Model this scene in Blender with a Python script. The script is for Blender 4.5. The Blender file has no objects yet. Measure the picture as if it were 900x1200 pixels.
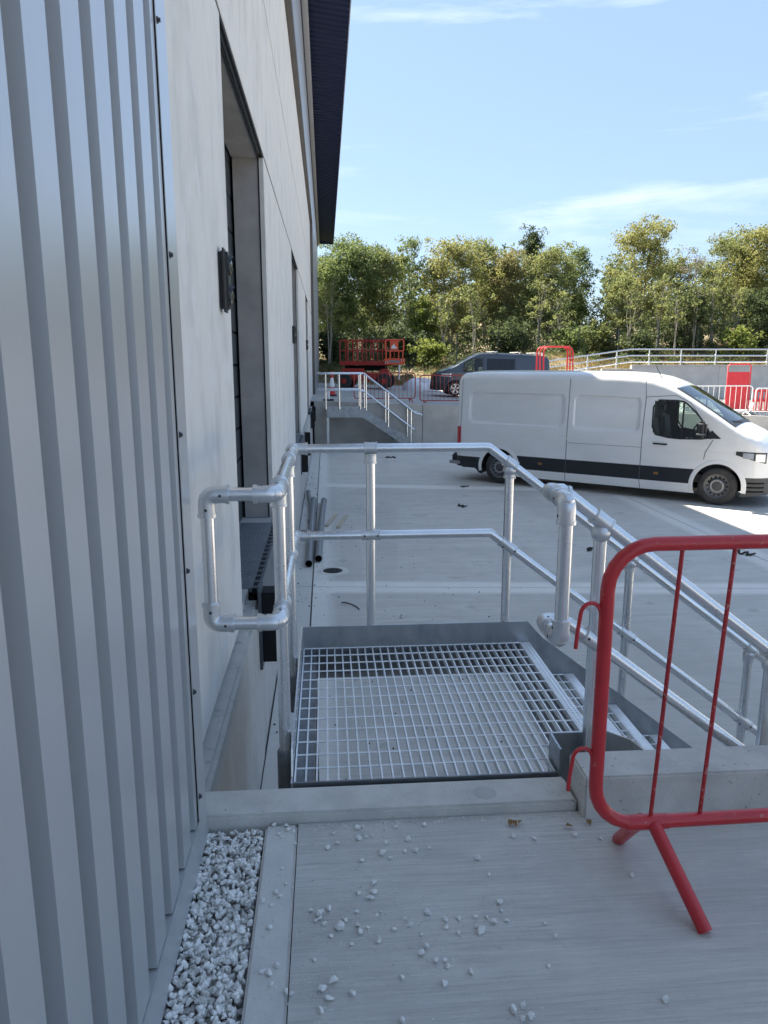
import bpy, bmesh, math, random
import numpy as np
from mathutils import Vector, Matrix, Quaternion

random.seed(7); rng = np.random.default_rng(7)
R = math.radians
scene = bpy.context.scene
COL = scene.collection
PI = math.pi

# ------------------------------------------------------------------ camera
H = 1.56                      # eye height above the dock level (z = 0)
PITCH, YAW = R(11.5), R(4.39)
cam_d = bpy.data.cameras.new('camera'); cam = bpy.data.objects.new('camera', cam_d); COL.objects.link(cam)
cam.location = (0, 0, H)
cam.rotation_euler = (R(90) - PITCH, 0, -YAW)
cam_d.sensor_fit = 'VERTICAL'; cam_d.sensor_height = 36.0; cam_d.lens = 26.4
cam_d.clip_start = 0.05; cam_d.clip_end = 3000
scene.camera = cam

# ------------------------------------------------------------------ sky and sun
SUN_AZ = R(-40.5)             # measured from +Y towards +X
SUN_EL = R(50)
world = bpy.data.worlds.new('World'); scene.world = world; world.use_nodes = True
wn = world.node_tree; wn.nodes.clear()
W = wn.nodes.new
out = W('ShaderNodeOutputWorld'); bg = W('ShaderNodeBackground'); sky = W('ShaderNodeTexSky')
sky.sky_type = 'NISHITA'; sky.sun_disc = False; sky.sun_elevation = SUN_EL; sky.sun_rotation = SUN_AZ
sky.altitude = 50; sky.air_density = 1.0; sky.dust_density = 0.5; sky.ozone_density = 1.6
tc = W('ShaderNodeTexCoord'); mp = W('ShaderNodeMapping'); mp.inputs['Scale'].default_value = (1.0, 1.0, 6.5)
mp.inputs['Rotation'].default_value = (0, 0, R(13)); mp.inputs['Location'].default_value = (2.1, -0.64, 1.70)
nz = W('ShaderNodeTexNoise'); nz.inputs['Scale'].default_value = 2.6; nz.inputs['Detail'].default_value = 7; nz.inputs['Roughness'].default_value = 0.58; nz.inputs['Distortion'].default_value = 0.35
rmp = W('ShaderNodeValToRGB'); rmp.color_ramp.elements[0].position = 0.545; rmp.color_ramp.elements[1].position = 0.78
rmp.color_ramp.elements[1].color = (0.75, 0.75, 0.75, 1)
mx = W('ShaderNodeMix'); mx.data_type = 'RGBA'
mx.inputs[7].default_value = (5.2, 5.8, 6.6, 1)
wn.links.new(tc.outputs['Generated'], mp.inputs['Vector']); wn.links.new(mp.outputs['Vector'], nz.inputs['Vector'])
wn.links.new(nz.outputs['Fac'], rmp.inputs['Fac']); wn.links.new(rmp.outputs['Color'], mx.inputs[0])
sky_fill = W('ShaderNodeMix'); sky_fill.data_type = 'RGBA'; sky_fill.inputs[0].default_value = 0.65      # flat blue added evenly over the sky to brighten the shade
sky_fill.inputs[7].default_value = (2.25, 3.2, 4.75, 1)
wn.links.new(sky.outputs['Color'], sky_fill.inputs[6]); wn.links.new(sky_fill.outputs[2], mx.inputs[6]); wn.links.new(mx.outputs[2], bg.inputs['Color'])
bg.inputs['Strength'].default_value = 0.052
wn.links.new(bg.outputs['Background'], out.inputs['Surface'])
to_sun = Vector((math.sin(SUN_AZ) * math.cos(SUN_EL), math.cos(SUN_AZ) * math.cos(SUN_EL), math.sin(SUN_EL)))
sd = bpy.data.lights.new('sun', 'SUN'); sd.energy = 4.0; sd.angle = R(0.53); sd.color = (1.0, 0.91, 0.76)
sun = bpy.data.objects.new('sun', sd); COL.objects.link(sun)
sun.rotation_euler = (-to_sun).to_track_quat('-Z', 'Y').to_euler(); sun.location = (-20, 20, 30)
scene.render.engine = 'CYCLES'
vs = scene.view_settings
vs.view_transform = 'Standard'; vs.look = 'None'; vs.exposure = 2.12; vs.gamma = 1.0; vs.use_curve_mapping = False

# ------------------------------------------------------------------ materials
MAT = {}
def mat(name, col, rough=0.6, metal=0.0, col2=None, nscale=8.0, nmix=0.5, stretch=(1, 1, 1), bump=0.0, bscale=None, bstretch=None,
        spec=0.5, col3=None, n3scale=60.0, n3lo=0.6, n3hi=0.68, rvar=0.0, coat=0.0, detail=6.0, lo=0.35, hi=0.68):
    m = bpy.data.materials.new(name); m.use_nodes = True; t = m.node_tree; N = t.nodes; L = t.links
    b = N['Principled BSDF']; b.inputs['Roughness'].default_value = rough; b.inputs['Metallic'].default_value = metal
    b.inputs['Specular IOR Level'].default_value = spec; b.inputs['Coat Weight'].default_value = coat
    b.inputs['Coat Roughness'].default_value = 0.22 if 'cladding' in name or 'trim' in name else 0.08
    b.inputs['Base Color'].default_value = (*col, 1)
    co = N.new('ShaderNodeTexCoord').outputs['Object']
    def noise(scale, st, det=detail):
        mp = N.new('ShaderNodeMapping'); mp.inputs['Scale'].default_value = st; L.new(co, mp.inputs['Vector'])
        n = N.new('ShaderNodeTexNoise'); n.inputs['Scale'].default_value = scale; n.inputs['Detail'].default_value = det
        n.inputs['Roughness'].default_value = 0.6
        L.new(mp.outputs['Vector'], n.inputs['Vector']); return n.outputs['Fac']
    src = None
    if col2 is not None:
        f = noise(nscale, stretch); r = N.new('ShaderNodeMapRange'); L.new(f, r.inputs['Value'])
        r.inputs['From Min'].default_value = lo; r.inputs['From Max'].default_value = hi
        r.inputs['To Max'].default_value = nmix * 2 if nmix <= .5 else 1.0
        x = N.new('ShaderNodeMix'); x.data_type = 'RGBA'; L.new(r.outputs['Result'], x.inputs[0])
        x.inputs[6].default_value = (*col, 1); x.inputs[7].default_value = (*col2, 1); src = x.outputs[2]
        if rvar:
            rr = N.new('ShaderNodeMapRange'); L.new(f, rr.inputs['Value']); rr.inputs['From Min'].default_value = 0.3; rr.inputs['From Max'].default_value = 0.7
            rr.inputs['To Min'].default_value = rough - rvar; rr.inputs['To Max'].default_value = rough + rvar; L.new(rr.outputs['Result'], b.inputs['Roughness'])
    if col3 is not None:
        f = noise(n3scale, (1, 1, 1), 3.0); r = N.new('ShaderNodeMapRange'); L.new(f, r.inputs['Value'])
        r.inputs['From Min'].default_value = n3lo; r.inputs['From Max'].default_value = n3hi
        x = N.new('ShaderNodeMix'); x.data_type = 'RGBA'; L.new(r.outputs['Result'], x.inputs[0])
        if src is not None: L.new(src, x.inputs[6])
        else: x.inputs[6].default_value = (*col, 1)
        x.inputs[7].default_value = (*col3, 1); src = x.outputs[2]
    if src is not None: L.new(src, b.inputs['Base Color'])
    if bump:
        f = noise(bscale or nscale * 4, bstretch or (1, 1, 1)); bp = N.new('ShaderNodeBump'); bp.inputs['Strength'].default_value = bump
        bp.inputs['Distance'].default_value = 0.01; L.new(f, bp.inputs['Height']); L.new(bp.outputs['Normal'], b.inputs['Normal'])
    MAT[name] = m; return m

def brushed(name, base, dark, light, line_scale=70.0, margin=False, bump=0.35, line_amt=0.5):
    """concrete with a broom finish running along X, blotches and fine specks"""
    m = bpy.data.materials.new(name); m.use_nodes = True; t = m.node_tree; N = t.nodes; L = t.links
    b = N['Principled BSDF']; b.inputs['Roughness'].default_value = 0.82; b.inputs['Specular IOR Level'].default_value = 0.35
    g = N.new('ShaderNodeNewGeometry').outputs['Position']
    def noise(scale, st, det=5.0, rg=0.55, dist=0.0):
        mp = N.new('ShaderNodeMapping'); mp.inputs['Scale'].default_value = st; L.new(g, mp.inputs['Vector'])
        n = N.new('ShaderNodeTexNoise'); n.inputs['Scale'].default_value = scale; n.inputs['Detail'].default_value = det; n.inputs['Roughness'].default_value = rg
        n.inputs['Distortion'].default_value = dist
        L.new(mp.outputs['Vector'], n.inputs['Vector']); return n.outputs['Fac']
    def ramp(f, lo, hi, a=0.0, c=1.0):
        r = N.new('ShaderNodeMapRange'); L.new(f, r.inputs['Value']); r.inputs['From Min'].default_value = lo; r.inputs['From Max'].default_value = hi
        r.inputs['To Min'].default_value = a; r.inputs['To Max'].default_value = c; return r.outputs['Result']
    def mixc(fac, A, B):
        x = N.new('ShaderNodeMix'); x.data_type = 'RGBA'
        if hasattr(fac, 'links'): L.new(fac, x.inputs[0])
        else: x.inputs[0].default_value = fac
        for k, v in ((6, A), (7, B)):
            if hasattr(v, 'links'): L.new(v, x.inputs[k])
            else: x.inputs[k].default_value = (*v, 1)
        return x.outputs[2]
    lines = noise(line_scale, (0.035, 1.0, 0.035), 6.0, 0.75, 0.0)
    lines2 = noise(line_scale * 0.22, (0.03, 1.0, 0.03), 4.0, 0.6, 0.0)
    blot = noise(1.1, (1, 1, 1), 6.0, 0.6, 0.4)
    blot2 = noise(6.0, (0.6, 1, 1), 6.0, 0.65)
    spk = noise(160.0, (1, 1, 1), 2.0)
    c = mixc(ramp(lines, 0.40, 0.60, 0.0, line_amt), base, dark)
    c = mixc(ramp(lines2, 0.42, 0.66, 0.0, 0.34), c, light)
    c = mixc(ramp(blot, 0.44, 0.66, 0.0, 0.62), c, dark)
    c = mixc(ramp(blot2, 0.50, 0.72, 0.0, 0.45), c, light)
    c = mixc(ramp(spk, 0.70, 0.76, 0.0, 0.6), c, tuple(v * 0.45 for v in dark))
    hgt = lines
    if margin:                    # faint tyre sweeps and old spills
        tm = noise(0.9, (1.0, 0.10, 1.0), 3.0, 0.5, 0.6); c = mixc(ramp(tm, 0.545, 0.60, 0.0, 0.5), c, dark)
        tm2 = noise(2.4, (0.10, 1.0, 1.0), 3.0, 0.5, 0.5); c = mixc(ramp(tm2, 0.58, 0.66, 0.0, 0.25), c, dark)
        sp = noise(3.3, (1, 1, 1), 2.0, 0.4, 0.2); c = mixc(ramp(sp, 0.66, 0.74, 0.0, 0.55), c, tuple(v * 0.75 for v in dark))
    pit = noise(420.0, (1, 1, 1), 1.0); c = mixc(ramp(pit, 0.66, 0.74, 0.0, 0.35), c, tuple(v * 0.6 for v in dark))
    if margin:
        at = N.new('ShaderNodeAttribute'); at.attribute_name = 'margin'
        lc = mixc(ramp(blot2, 0.4, 0.7, 0.0, 0.5), tuple(v * 1.15 for v in light), light)
        c = mixc(at.outputs['Fac'], c, lc)
    L.new(c, b.inputs['Base Color'])
    bp = N.new('ShaderNodeBump'); bp.inputs['Strength'].default_value = bump; bp.inputs['Distance'].default_value = 0.006
    L.new(hgt, bp.inputs['Height']); L.new(bp.outputs['Normal'], b.inputs['Normal'])
    MAT[name] = m; return m

brushed('slab_concrete', (.645, .62, .575), (.475, .457, .425), (.74, .715, .67), 120.0, bump=1.0, line_amt=.8)
brushed('yard_concrete', (.585, .56, .52), (.45, .432, .40), (.645, .62, .58), 22.0, margin=True, bump=0.4, line_amt=.85)
mat('kerb_concrete', (.61, .585, .54), .85, col2=(.47, .452, .418), nscale=7, nmix=.45, bump=.25, bscale=70, col3=(.22, .215, .2), n3scale=55, n3lo=.66, n3hi=.72)
mat('edging_concrete', (.62, .598, .56), .8, col2=(.53, .512, .48), nscale=9, nmix=.4, bump=.15, bscale=90, col3=(.5, .5, .49), n3scale=40, n3lo=.64, n3hi=.72)
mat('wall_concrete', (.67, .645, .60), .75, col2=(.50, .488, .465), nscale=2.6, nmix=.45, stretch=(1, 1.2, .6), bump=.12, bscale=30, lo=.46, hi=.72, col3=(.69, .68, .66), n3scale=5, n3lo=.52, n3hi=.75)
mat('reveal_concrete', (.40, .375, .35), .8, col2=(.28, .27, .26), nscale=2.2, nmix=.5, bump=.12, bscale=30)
mat('old_concrete', (.46, .445, .415), .85, col2=(.34, .33, .31), nscale=1.5, nmix=.5, bump=.2, bscale=25)
mat('ramp_concrete', (.64, .615, .57), .85, col2=(.52, .50, .465), nscale=1.2, nmix=.5, bump=.2, bscale=25)
mat('plinth_concrete', (.50, .49, .465), .8, col2=(.38, .37, .35), nscale=3.0, nmix=.5, stretch=(1, 1, .5), bump=.2, bscale=40, col3=(.24, .235, .22), n3scale=14, n3lo=.6, n3hi=.75)
mat('joint_filler', (.10, .10, .10), .9, col2=(.16, .155, .15), nscale=20)
mat('asphalt', (.11, .108, .105), .9, col2=(.15, .147, .14), nscale=3, bump=.3, bscale=150)
mat('upper_concrete', (.40, .39, .37), .85, col2=(.32, .31, .295), nscale=.8, bump=.15, bscale=20)
mat('road_paint', (.75, .75, .72), .7, col2=(.5, .5, .48), nscale=20)
mat('silver_cladding', (.51, .515, .522), .36, .40, col2=(.465, .47, .478), nscale=1.5, stretch=(1, 1, .3), nmix=.4, rvar=.04, col3=(.49, .495, .50), n3scale=4, n3lo=.6, n3hi=.8, coat=.4, bump=.10, bscale=2.5, bstretch=(1, 1, .35))
mat('grey_cladding', (.36, .37, .385), .35, .6, col2=(.32, .33, .345), nscale=1)
mat('trim_metal', (.52, .525, .53), .36, .40, col2=(.47, .475, .48), nscale=3, coat=.5)
mat('brown_flashing', (.12, .108, .10), .5, .2, col2=(.10, .09, .085), nscale=3)
mat('navy_soffit', (.007, .015, .055), .5, 0, col2=(.006, .012, .043), nscale=2, spec=.3)
mat('eave_trim', (.55, .56, .58), .4, .5)
mat('roof_sheet', (.25, .26, .28), .5, .3)
mat('dark_bolt', (.07, .07, .075), .5, .4)
mat('galvanised', (.80, .81, .82), .26, .92, col2=(.72, .73, .74), nscale=9, nmix=.5, rvar=.03, col3=(.73, .74, .75), n3scale=45, n3lo=.5, n3hi=.85)
mat('galvanised_fitting', (.72, .73, .74), .36, .85, col2=(.62, .63, .64), nscale=14, nmix=.5, rvar=.06, bump=.06, bscale=80)
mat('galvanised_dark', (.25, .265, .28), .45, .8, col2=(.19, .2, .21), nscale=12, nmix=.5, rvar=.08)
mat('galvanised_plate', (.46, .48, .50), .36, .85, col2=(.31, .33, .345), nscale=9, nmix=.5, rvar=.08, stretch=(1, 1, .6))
mat('grating_steel', (.86, .865, .87), .40, .35, col2=(.74, .75, .755), nscale=18, nmix=.5)
mat('red_paint', (.56, .020, .026), .36, 0, col2=(.46, .016, .022), nscale=10, coat=.25, col3=(.48, .12, .10), n3scale=38, n3lo=.665, n3hi=.70, rvar=.06, bump=.05, bscale=40)
mat('red_rib', (.52, .022, .028), .45, 0, col2=(.30, .015, .02), nscale=14, col3=(.50, .20, .17), n3scale=80, n3lo=.60, n3hi=.66)
mat('faded_red', (.40, .05, .045), .5, col2=(.30, .035, .035), nscale=5)
mat('bright_red', (.62, .03, .035), .42, col2=(.52, .02, .028), nscale=5)
mat('machine_red', (.46, .035, .022), .5, col2=(.34, .024, .018), nscale=3)
mat('orange_red', (.80, .11, .045), .45)
mat('white_paint', (.80, .80, .79), .4, col2=(.70, .70, .69), nscale=5)
mat('van_white', (.78, .78, .775), .26, coat=.5, col2=(.69, .685, .675), nscale=1.6, nmix=.4, stretch=(.5, 1, 1.4), col3=(.70, .69, .67), n3scale=30, n3lo=.62, n3hi=.8)
mat('van_grey', (.045, .055, .072), .22, .35, coat=.6)
mat('trim_black', (.018, .019, .021), .5, col2=(.026, .026, .027), nscale=6)
mat('bumper_grey', (.055, .057, .06), .6, col2=(.07, .07, .07), nscale=8)
mat('strip_black', (.014, .016, .021), .35, col2=(.02, .021, .025), nscale=4)
mat('seam', (.10, .105, .115), .7)
mat('rubber', (.022, .022, .023), .85, col2=(.04, .039, .037), nscale=9)
mat('tyre', (.028, .028, .029), .88, col2=(.06, .058, .054), nscale=5, nmix=.4)
mat('black_void', (.004, .004, .004), 1.0)
mat('black_rubber', (.006, .006, .007), .8)
mat('steel_rim', (.16, .165, .175), .45, .6)
mat('hub_grey', (.28, .28, .285), .5, .3)
mat('alloy', (.55, .56, .57), .3, .8)
mat('lamp_red', (.45, .01, .015), .2, coat=.5)
mat('amber', (.26, .13, .04), .3)
mat('lamp_clear', (.62, .64, .67), .12, .6)
mat('deck_steel', (.22, .235, .25), .5, .55, col2=(.17, .18, .19), nscale=6)
mat('dock_steel', (.14, .155, .175), .5, .5, col2=(.10, .11, .125), nscale=5)
mat('door_navy', (.025, .035, .045), .4, .2, col2=(.02, .028, .036), nscale=3)
mat('signal_housing', (.012, .014, .016), .42)
mat('lens_dark', (.05, .05, .05), .1)
mat('pvc_grey', (.19, .195, .205), .45, col2=(.15, .155, .165), nscale=6)
mat('timber', (.52, .46, .36), .8, col2=(.40, .35, .27), nscale=20, stretch=(6, 1, 1))
mat('stone', (.84, .825, .79), .8, col2=(.50, .485, .45), nscale=42, nmix=.5, lo=.45, hi=.66, detail=1.0, bump=.2, bscale=60)
mat('stone_bed', (.55, .54, .52), .9, col2=(.4, .395, .38), nscale=30)
mat('debris', (.03, .028, .026), .9)
mat('leaf_litter', (.25, .15, .06), .8)
mat('bark', (.15, .13, .105), .9, col2=(.24, .215, .18), nscale=4, stretch=(1, 1, .3))
mat('pale_bark', (.34, .315, .26), .9, col2=(.2, .185, .15), nscale=4, stretch=(1, 1, .3))
mat('soil', (.15, .125, .08), .95, col2=(.24, .20, .13), nscale=.5, nmix=.5, bump=.5, bscale=4, col3=(.12, .10, .06), n3scale=1.1, n3lo=.5, n3hi=.65)
mat('dry_grass', (.36, .28, .15), .9, col2=(.25, .20, .10), nscale=.6)
mat('fence_green', (.02, .035, .028), .6)
mat('white_bag', (.72, .73, .76), .7, col2=(.55, .57, .62), nscale=6)

def leafmat(name, c1, c2):
    m = bpy.data.materials.new(name); m.use_nodes = True; t = m.node_tree; N = t.nodes; L = t.links
    b = N['Principled BSDF']; b.inputs['Roughness'].default_value = .6; b.inputs['Specular IOR Level'].default_value = .3
    co = N.new('ShaderNodeNewGeometry').outputs['Position']
    n = N.new('ShaderNodeTexNoise'); n.inputs['Scale'].default_value = .9; n.inputs['Detail'].default_value = 8; n.inputs['Roughness'].default_value = .75; L.new(co, n.inputs['Vector'])
    r = N.new('ShaderNodeMapRange'); r.inputs['From Min'].default_value = .36; r.inputs['From Max'].default_value = .64; L.new(n.outputs['Fac'], r.inputs['Value'])
    x = N.new('ShaderNodeMix'); x.data_type = 'RGBA'; L.new(r.outputs['Result'], x.inputs[0]); x.inputs[6].default_value = (*c1, 1); x.inputs[7].default_value = (*c2, 1)
    L.new(x.outputs[2], b.inputs['Base Color'])
    tr = N.new('ShaderNodeBsdfTranslucent'); L.new(x.outputs[2], tr.inputs['Color'])
    ms = N.new('ShaderNodeMixShader'); ms.inputs[0].default_value = .5
    L.new(b.outputs[0], ms.inputs[1]); L.new(tr.outputs[0], ms.inputs[2]); L.new(ms.outputs[0], N['Material Output'].inputs['Surface'])
    MAT[name] = m
leafmat('leaf_green', (.125, .175, .060), (.20, .24, .085))
leafmat('leaf_olive', (.18, .215, .075), (.26, .275, .105))
leafmat('leaf_yellow', (.235, .25, .08), (.32, .31, .115))
leafmat('leaf_rust', (.215, .205, .085), (.27, .25, .105))
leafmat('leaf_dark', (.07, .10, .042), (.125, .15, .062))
leafmat('leaf_bright', (.16, .21, .045), (.23, .26, .065))
leafmat('leaf_bare', (.20, .15, .12), (.24, .20, .13))
leafmat('leaf_straw', (.33, .25, .12), (.20, .16, .07))

def glassmat(name, tint, trans):
    m = bpy.data.materials.new(name); m.use_nodes = True; t = m.node_tree; N = t.nodes; L = t.links
    gl = N.new('ShaderNodeBsdfGlossy'); gl.inputs['Roughness'].default_value = .02; gl.inputs['Color'].default_value = (1, 1, 1, 1)
    tp = N.new('ShaderNodeBsdfTransparent'); tp.inputs['Color'].default_value = (*tint, 1)
    df = N.new('ShaderNodeBsdfDiffuse'); df.inputs['Color'].default_value = (.01, .012, .014, 1)
    m0 = N.new('ShaderNodeMixShader'); m0.inputs[0].default_value = trans; L.new(df.outputs[0], m0.inputs[1]); L.new(tp.outputs[0], m0.inputs[2])
    fr = N.new('ShaderNodeFresnel'); fr.inputs['IOR'].default_value = 1.5
    ms = N.new('ShaderNodeMixShader'); L.new(fr.outputs[0], ms.inputs[0]); L.new(m0.outputs[0], ms.inputs[1]); L.new(gl.outputs[0], ms.inputs[2])
    L.new(ms.outputs[0], N['Material Output'].inputs['Surface']); MAT[name] = m
glassmat('cab_glass', (.62, .72, .70), .95)
glassmat('dark_glass', (.10, .12, .14), .5)

# ------------------------------------------------------------------ mesh helpers
def V(*a): return np.array(a, float)
def unit(v): v = np.asarray(v, float); return v / (np.linalg.norm(v) + 1e-12)
def arc(c, a, b, r, a0, a1, n):
    c, a, b = map(np.asarray, (c, a, b)); return [c + r * (math.cos(t) * a + math.sin(t) * b) for t in np.linspace(a0, a1, n)]

class MB:
    def __init__(s): s.v = []; s.f = []; s.m = []; s.cur = 0
    def add(s, vs, fs):
        o = len(s.v); s.v.extend([tuple(map(float, p)) for p in vs]); s.f.extend([tuple(i + o for i in f) for f in fs]); s.m.extend([s.cur] * len(fs)); return s
    def box(s, x0, x1, y0, y1, z0, z1):
        return s.add([(x0, y0, z0), (x1, y0, z0), (x1, y1, z0), (x0, y1, z0), (x0, y0, z1), (x1, y0, z1), (x1, y1, z1), (x0, y1, z1)],
                     [(3, 2, 1, 0), (4, 5, 6, 7), (0, 1, 5, 4), (1, 2, 6, 5), (2, 3, 7, 6), (3, 0, 4, 7)])
    def bar(s, p, q, w, h, upv=(0, 0, 1)):
        """rectangular bar from p to q, width w sideways, height h along upv"""
        p, q = V(*p), V(*q); d = unit(q - p); u = np.asarray(upv, float); sd = np.cross(d, u)
        if np.linalg.norm(sd) < 1e-6: sd = np.cross(d, (1, 0, 0))
        sd = unit(sd); u = unit(np.cross(sd, d)); a = sd * w / 2; b = u * h / 2
        return s.add([p - a - b, p + a - b, p + a + b, p - a + b, q - a - b, q + a - b, q + a + b, q - a + b],
                     [(3, 2, 1, 0), (4, 5, 6, 7), (0, 1, 5, 4), (1, 2, 6, 5), (2, 3, 7, 6), (3, 0, 4, 7)])
    def tube(s, path, r, n=12, caps=True, closed=False, hollow=False):
        P = [np.asarray(p, float) for p in path]; k = len(P)
        rs = r if hasattr(r, '__len__') else [r] * k
        T = []
        for i in range(k):
            if closed: d = P[(i + 1) % k] - P[i - 1]
            else: d = P[min(i + 1, k - 1)] - P[max(i - 1, 0)]
            T.append(unit(d))
        ref = V(0, 0, 1) if abs(T[0][2]) < .9 else V(1, 0, 0)
        nrm = unit(np.cross(T[0], ref)); vs = []
        for i in range(k):
            nrm = unit(nrm - T[i] * (nrm @ T[i])); b = np.cross(T[i], nrm)
            for j in range(n):
                a = 2 * PI * j / n; vs.append(P[i] + rs[i] * (math.cos(a) * nrm + math.sin(a) * b))
        fs = []
        for i in range(k if closed else k - 1):
            for j in range(n):
                a0 = i * n + j; a1 = i * n + (j + 1) % n; i2 = (i + 1) % k
                fs.append((a0, a1, i2 * n + (j + 1) % n, i2 * n + j))
        if caps and not closed:
            fs.append(tuple(range(n - 1, -1, -1))); fs.append(tuple((k - 1) * n + j for j in range(n)))
        return s.add(vs, fs)
    def lathe(s, prof, c, axis, n=24, cap=False):
        """prof: list of (radius, along)"""
        c = np.asarray(c, float); ax = unit(axis); ref = V(0, 0, 1) if abs(ax[2]) < .9 else V(1, 0, 0)
        a = unit(np.cross(ax, ref)); b = np.cross(ax, a); vs = []
        for r, h in prof:
            for j in range(n):
                t = 2 * PI * j / n; vs.append(c + ax * h + r * (math.cos(t) * a + math.sin(t) * b))
        fs = [(i * n + j, i * n + (j + 1) % n, (i + 1) * n + (j + 1) % n, (i + 1) * n + j) for i in range(len(prof) - 1) for j in range(n)]
        if cap: fs.append(tuple(range(n - 1, -1, -1))); fs.append(tuple((len(prof) - 1) * n + j for j in range(n)))
        return s.add(vs, fs)
    def prism(s, poly, vec):
        n = len(poly); vec = np.asarray(vec, float); a = [np.asarray(p, float) for p in poly]
        return s.add(a + [p + vec for p in a], [tuple(range(n - 1, -1, -1)), tuple(range(n, 2 * n))] + [(i, (i + 1) % n, n + (i + 1) % n, n + i) for i in range(n)])
    def grid(s, fn, nu, nv):
        vs = [fn(i / nu, j / nv) for i in range(nu + 1) for j in range(nv + 1)]
        return s.add(vs, [(i * (nv + 1) + j, (i + 1) * (nv + 1) + j, (i + 1) * (nv + 1) + j + 1, i * (nv + 1) + j + 1) for i in range(nu) for j in range(nv)])
    def mesh(s, name, mats, smooth=35, bevel=0, seg=2, off=(0, 0, 0), normals=True, weld=False):
        me = bpy.data.meshes.new(name)
        vv = np.array(s.v, float) - np.asarray(off, float)
        me.from_pydata(vv.tolist(), [], s.f)
        for m in (mats if isinstance(mats, (list, tuple)) else [mats]): me.materials.append(MAT[m])
        if any(s.m): me.polygons.foreach_set('material_index', s.m)
        if bevel or normals:
            bm = bmesh.new(); bm.from_mesh(me)
            if weld: bmesh.ops.remove_doubles(bm, verts=bm.verts, dist=1e-4)
            if normals: bmesh.ops.recalc_face_normals(bm, faces=bm.faces)
            if bevel:
                es = [e for e in bm.edges if len(e.link_faces) == 2 and e.calc_face_angle(0) > R(40)]
                bmesh.ops.bevel(bm, geom=es, offset=bevel, segments=seg, affect='EDGES', clamp_overlap=True)
            bm.to_mesh(me); bm.free()
        if smooth:
            me.polygons.foreach_set('use_smooth', [True] * len(me.polygons)); me.set_sharp_from_angle(angle=R(smooth))
        me.update(); return me

def world_loc(o):
    p = V(0, 0, 0)
    while o is not None: p += V(*o.location); o = o.parent
    return p
def link(name, data, parent=None, loc=None):
    o = bpy.data.objects.new(name, data); COL.objects.link(o); o.parent = parent
    if loc is not None: o.location = loc
    return o
def part(mb, name, m, parent=None, local=False, **kw):
    """one mesh object; coordinates in mb are world coordinates unless local"""
    off = (0, 0, 0) if local or parent is None else world_loc(parent)
    return link(name, mb.mesh(name, m, off=off, **kw), parent)
def tag(o, label, cat, group=None):
    o['label'] = label; o['category'] = cat
    if group: o['group'] = group
    return o
def thing(name, label, cat, loc=(0, 0, 0), rz=0.0, group=None):
    o = link(name, None, None, loc); o.rotation_euler.z = rz; o.empty_display_size = .2
    return tag(o, label, cat, group)
def struct(mb, name, m, **kw):
    o = part(mb, name, m, **kw); o['kind'] = 'structure'; return o
def copy_tree(o, parent=None):
    c = o.copy(); COL.objects.link(c); c.parent = parent
    for ch in list(o.children): copy_tree(ch, c)
    return c

# ------------------------------------------------------------------ levels
XW = -.54                       # face of the precast wall
XC = -.44                       # face of the cladding
ZS = -.04                       # near slab
def zyard(y): return -1.2 if y < 15.5 else -1.2 - .0136 * (y - 15.5)
def zup(x): return -.06 + .038 * (4 - min(max(x, -2), 24))     # upper yard falls gently to the right
YR = 26.5                       # retaining wall at the far end of the lower yard

# ================================================================== SETTING
# ---- lower yard: bays with joints between them
yb = MB()
ys = [2.56, 9, 15.5, 20, YR]
for a, b in zip(ys[:-1], ys[1:]):
    yb.add([(-.47, a, zyard(a) - .02), (60, a, zyard(a) - .02), (60, b, zyard(b) - .02), (-.47, b, zyard(b) - .02)], [(0, 1, 2, 3)])
yard = struct(yb, 'yard', 'joint_filler', smooth=0)
J = [lambda x: 2.565, lambda x: 8.95 - .09 * min(x, 9), lambda x: 16.75 - .22 * min(x, 9), lambda x: YR - .005]
XJ = [-.2, 6.1, 12.4, 18.7, 25.0, 42.0]
def bay(x0, x1, j0, j1, m='yard_concrete', marg=True):
    w = x1 - x0; n = []
    us = [.009 / w, .009 / w, .16 / w, .30 / w, .5, 1 - .30 / w, 1 - .16 / w, 1 - .009 / w, 1 - .009 / w]
    d = (j1(x0) - j0(x0)); vsx = [.009 / d, .009 / d, .17 / d, .30 / d, .5, 1 - .30 / d, 1 - .17 / d, 1 - .009 / d, 1 - .009 / d]
    if x1 - x0 < .8: us = [.009 / w, .009 / w, .2, .4, .5, .6, .8, 1 - .009 / w, 1 - .009 / w]
    mb = MB(); att = []
    for i, u in enumerate(us):
        for k, v in enumerate(vsx):
            x = x0 + w * u; y = j0(x) + (j1(x) - j0(x)) * v
            edge = i in (0, 8) or k in (0, 8)
            mb.v.append((x, y, zyard(y) - (.03 if edge else 0)))
            a = 1.0 if (k <= 2 or k >= 6) else (.75 if (i <= 2 or i >= 6) else 0.0)
            att.append(a if marg else .35)
    for i in range(8):
        for k in range(8):
            mb.f.append((i * 9 + k, (i + 1) * 9 + k, (i + 1) * 9 + k + 1, i * 9 + k + 1)); mb.m.append(0)
    o = part(mb, 'concrete_bay', m, yard, local=True, smooth=0, normals=False)
    at = o.data.attributes.new('margin', 'FLOAT', 'POINT'); at.data.foreach_set('value', att)
    return o
for xa, xb in zip(XJ[:-1], XJ[1:]):
    for ja, jb in zip(J[:-1], J[1:]): bay(xa, xb, ja, jb)
for ja, jb in zip(J[:-1], J[1:]): bay(-.47, -.2, ja, jb, marg=False)

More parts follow.
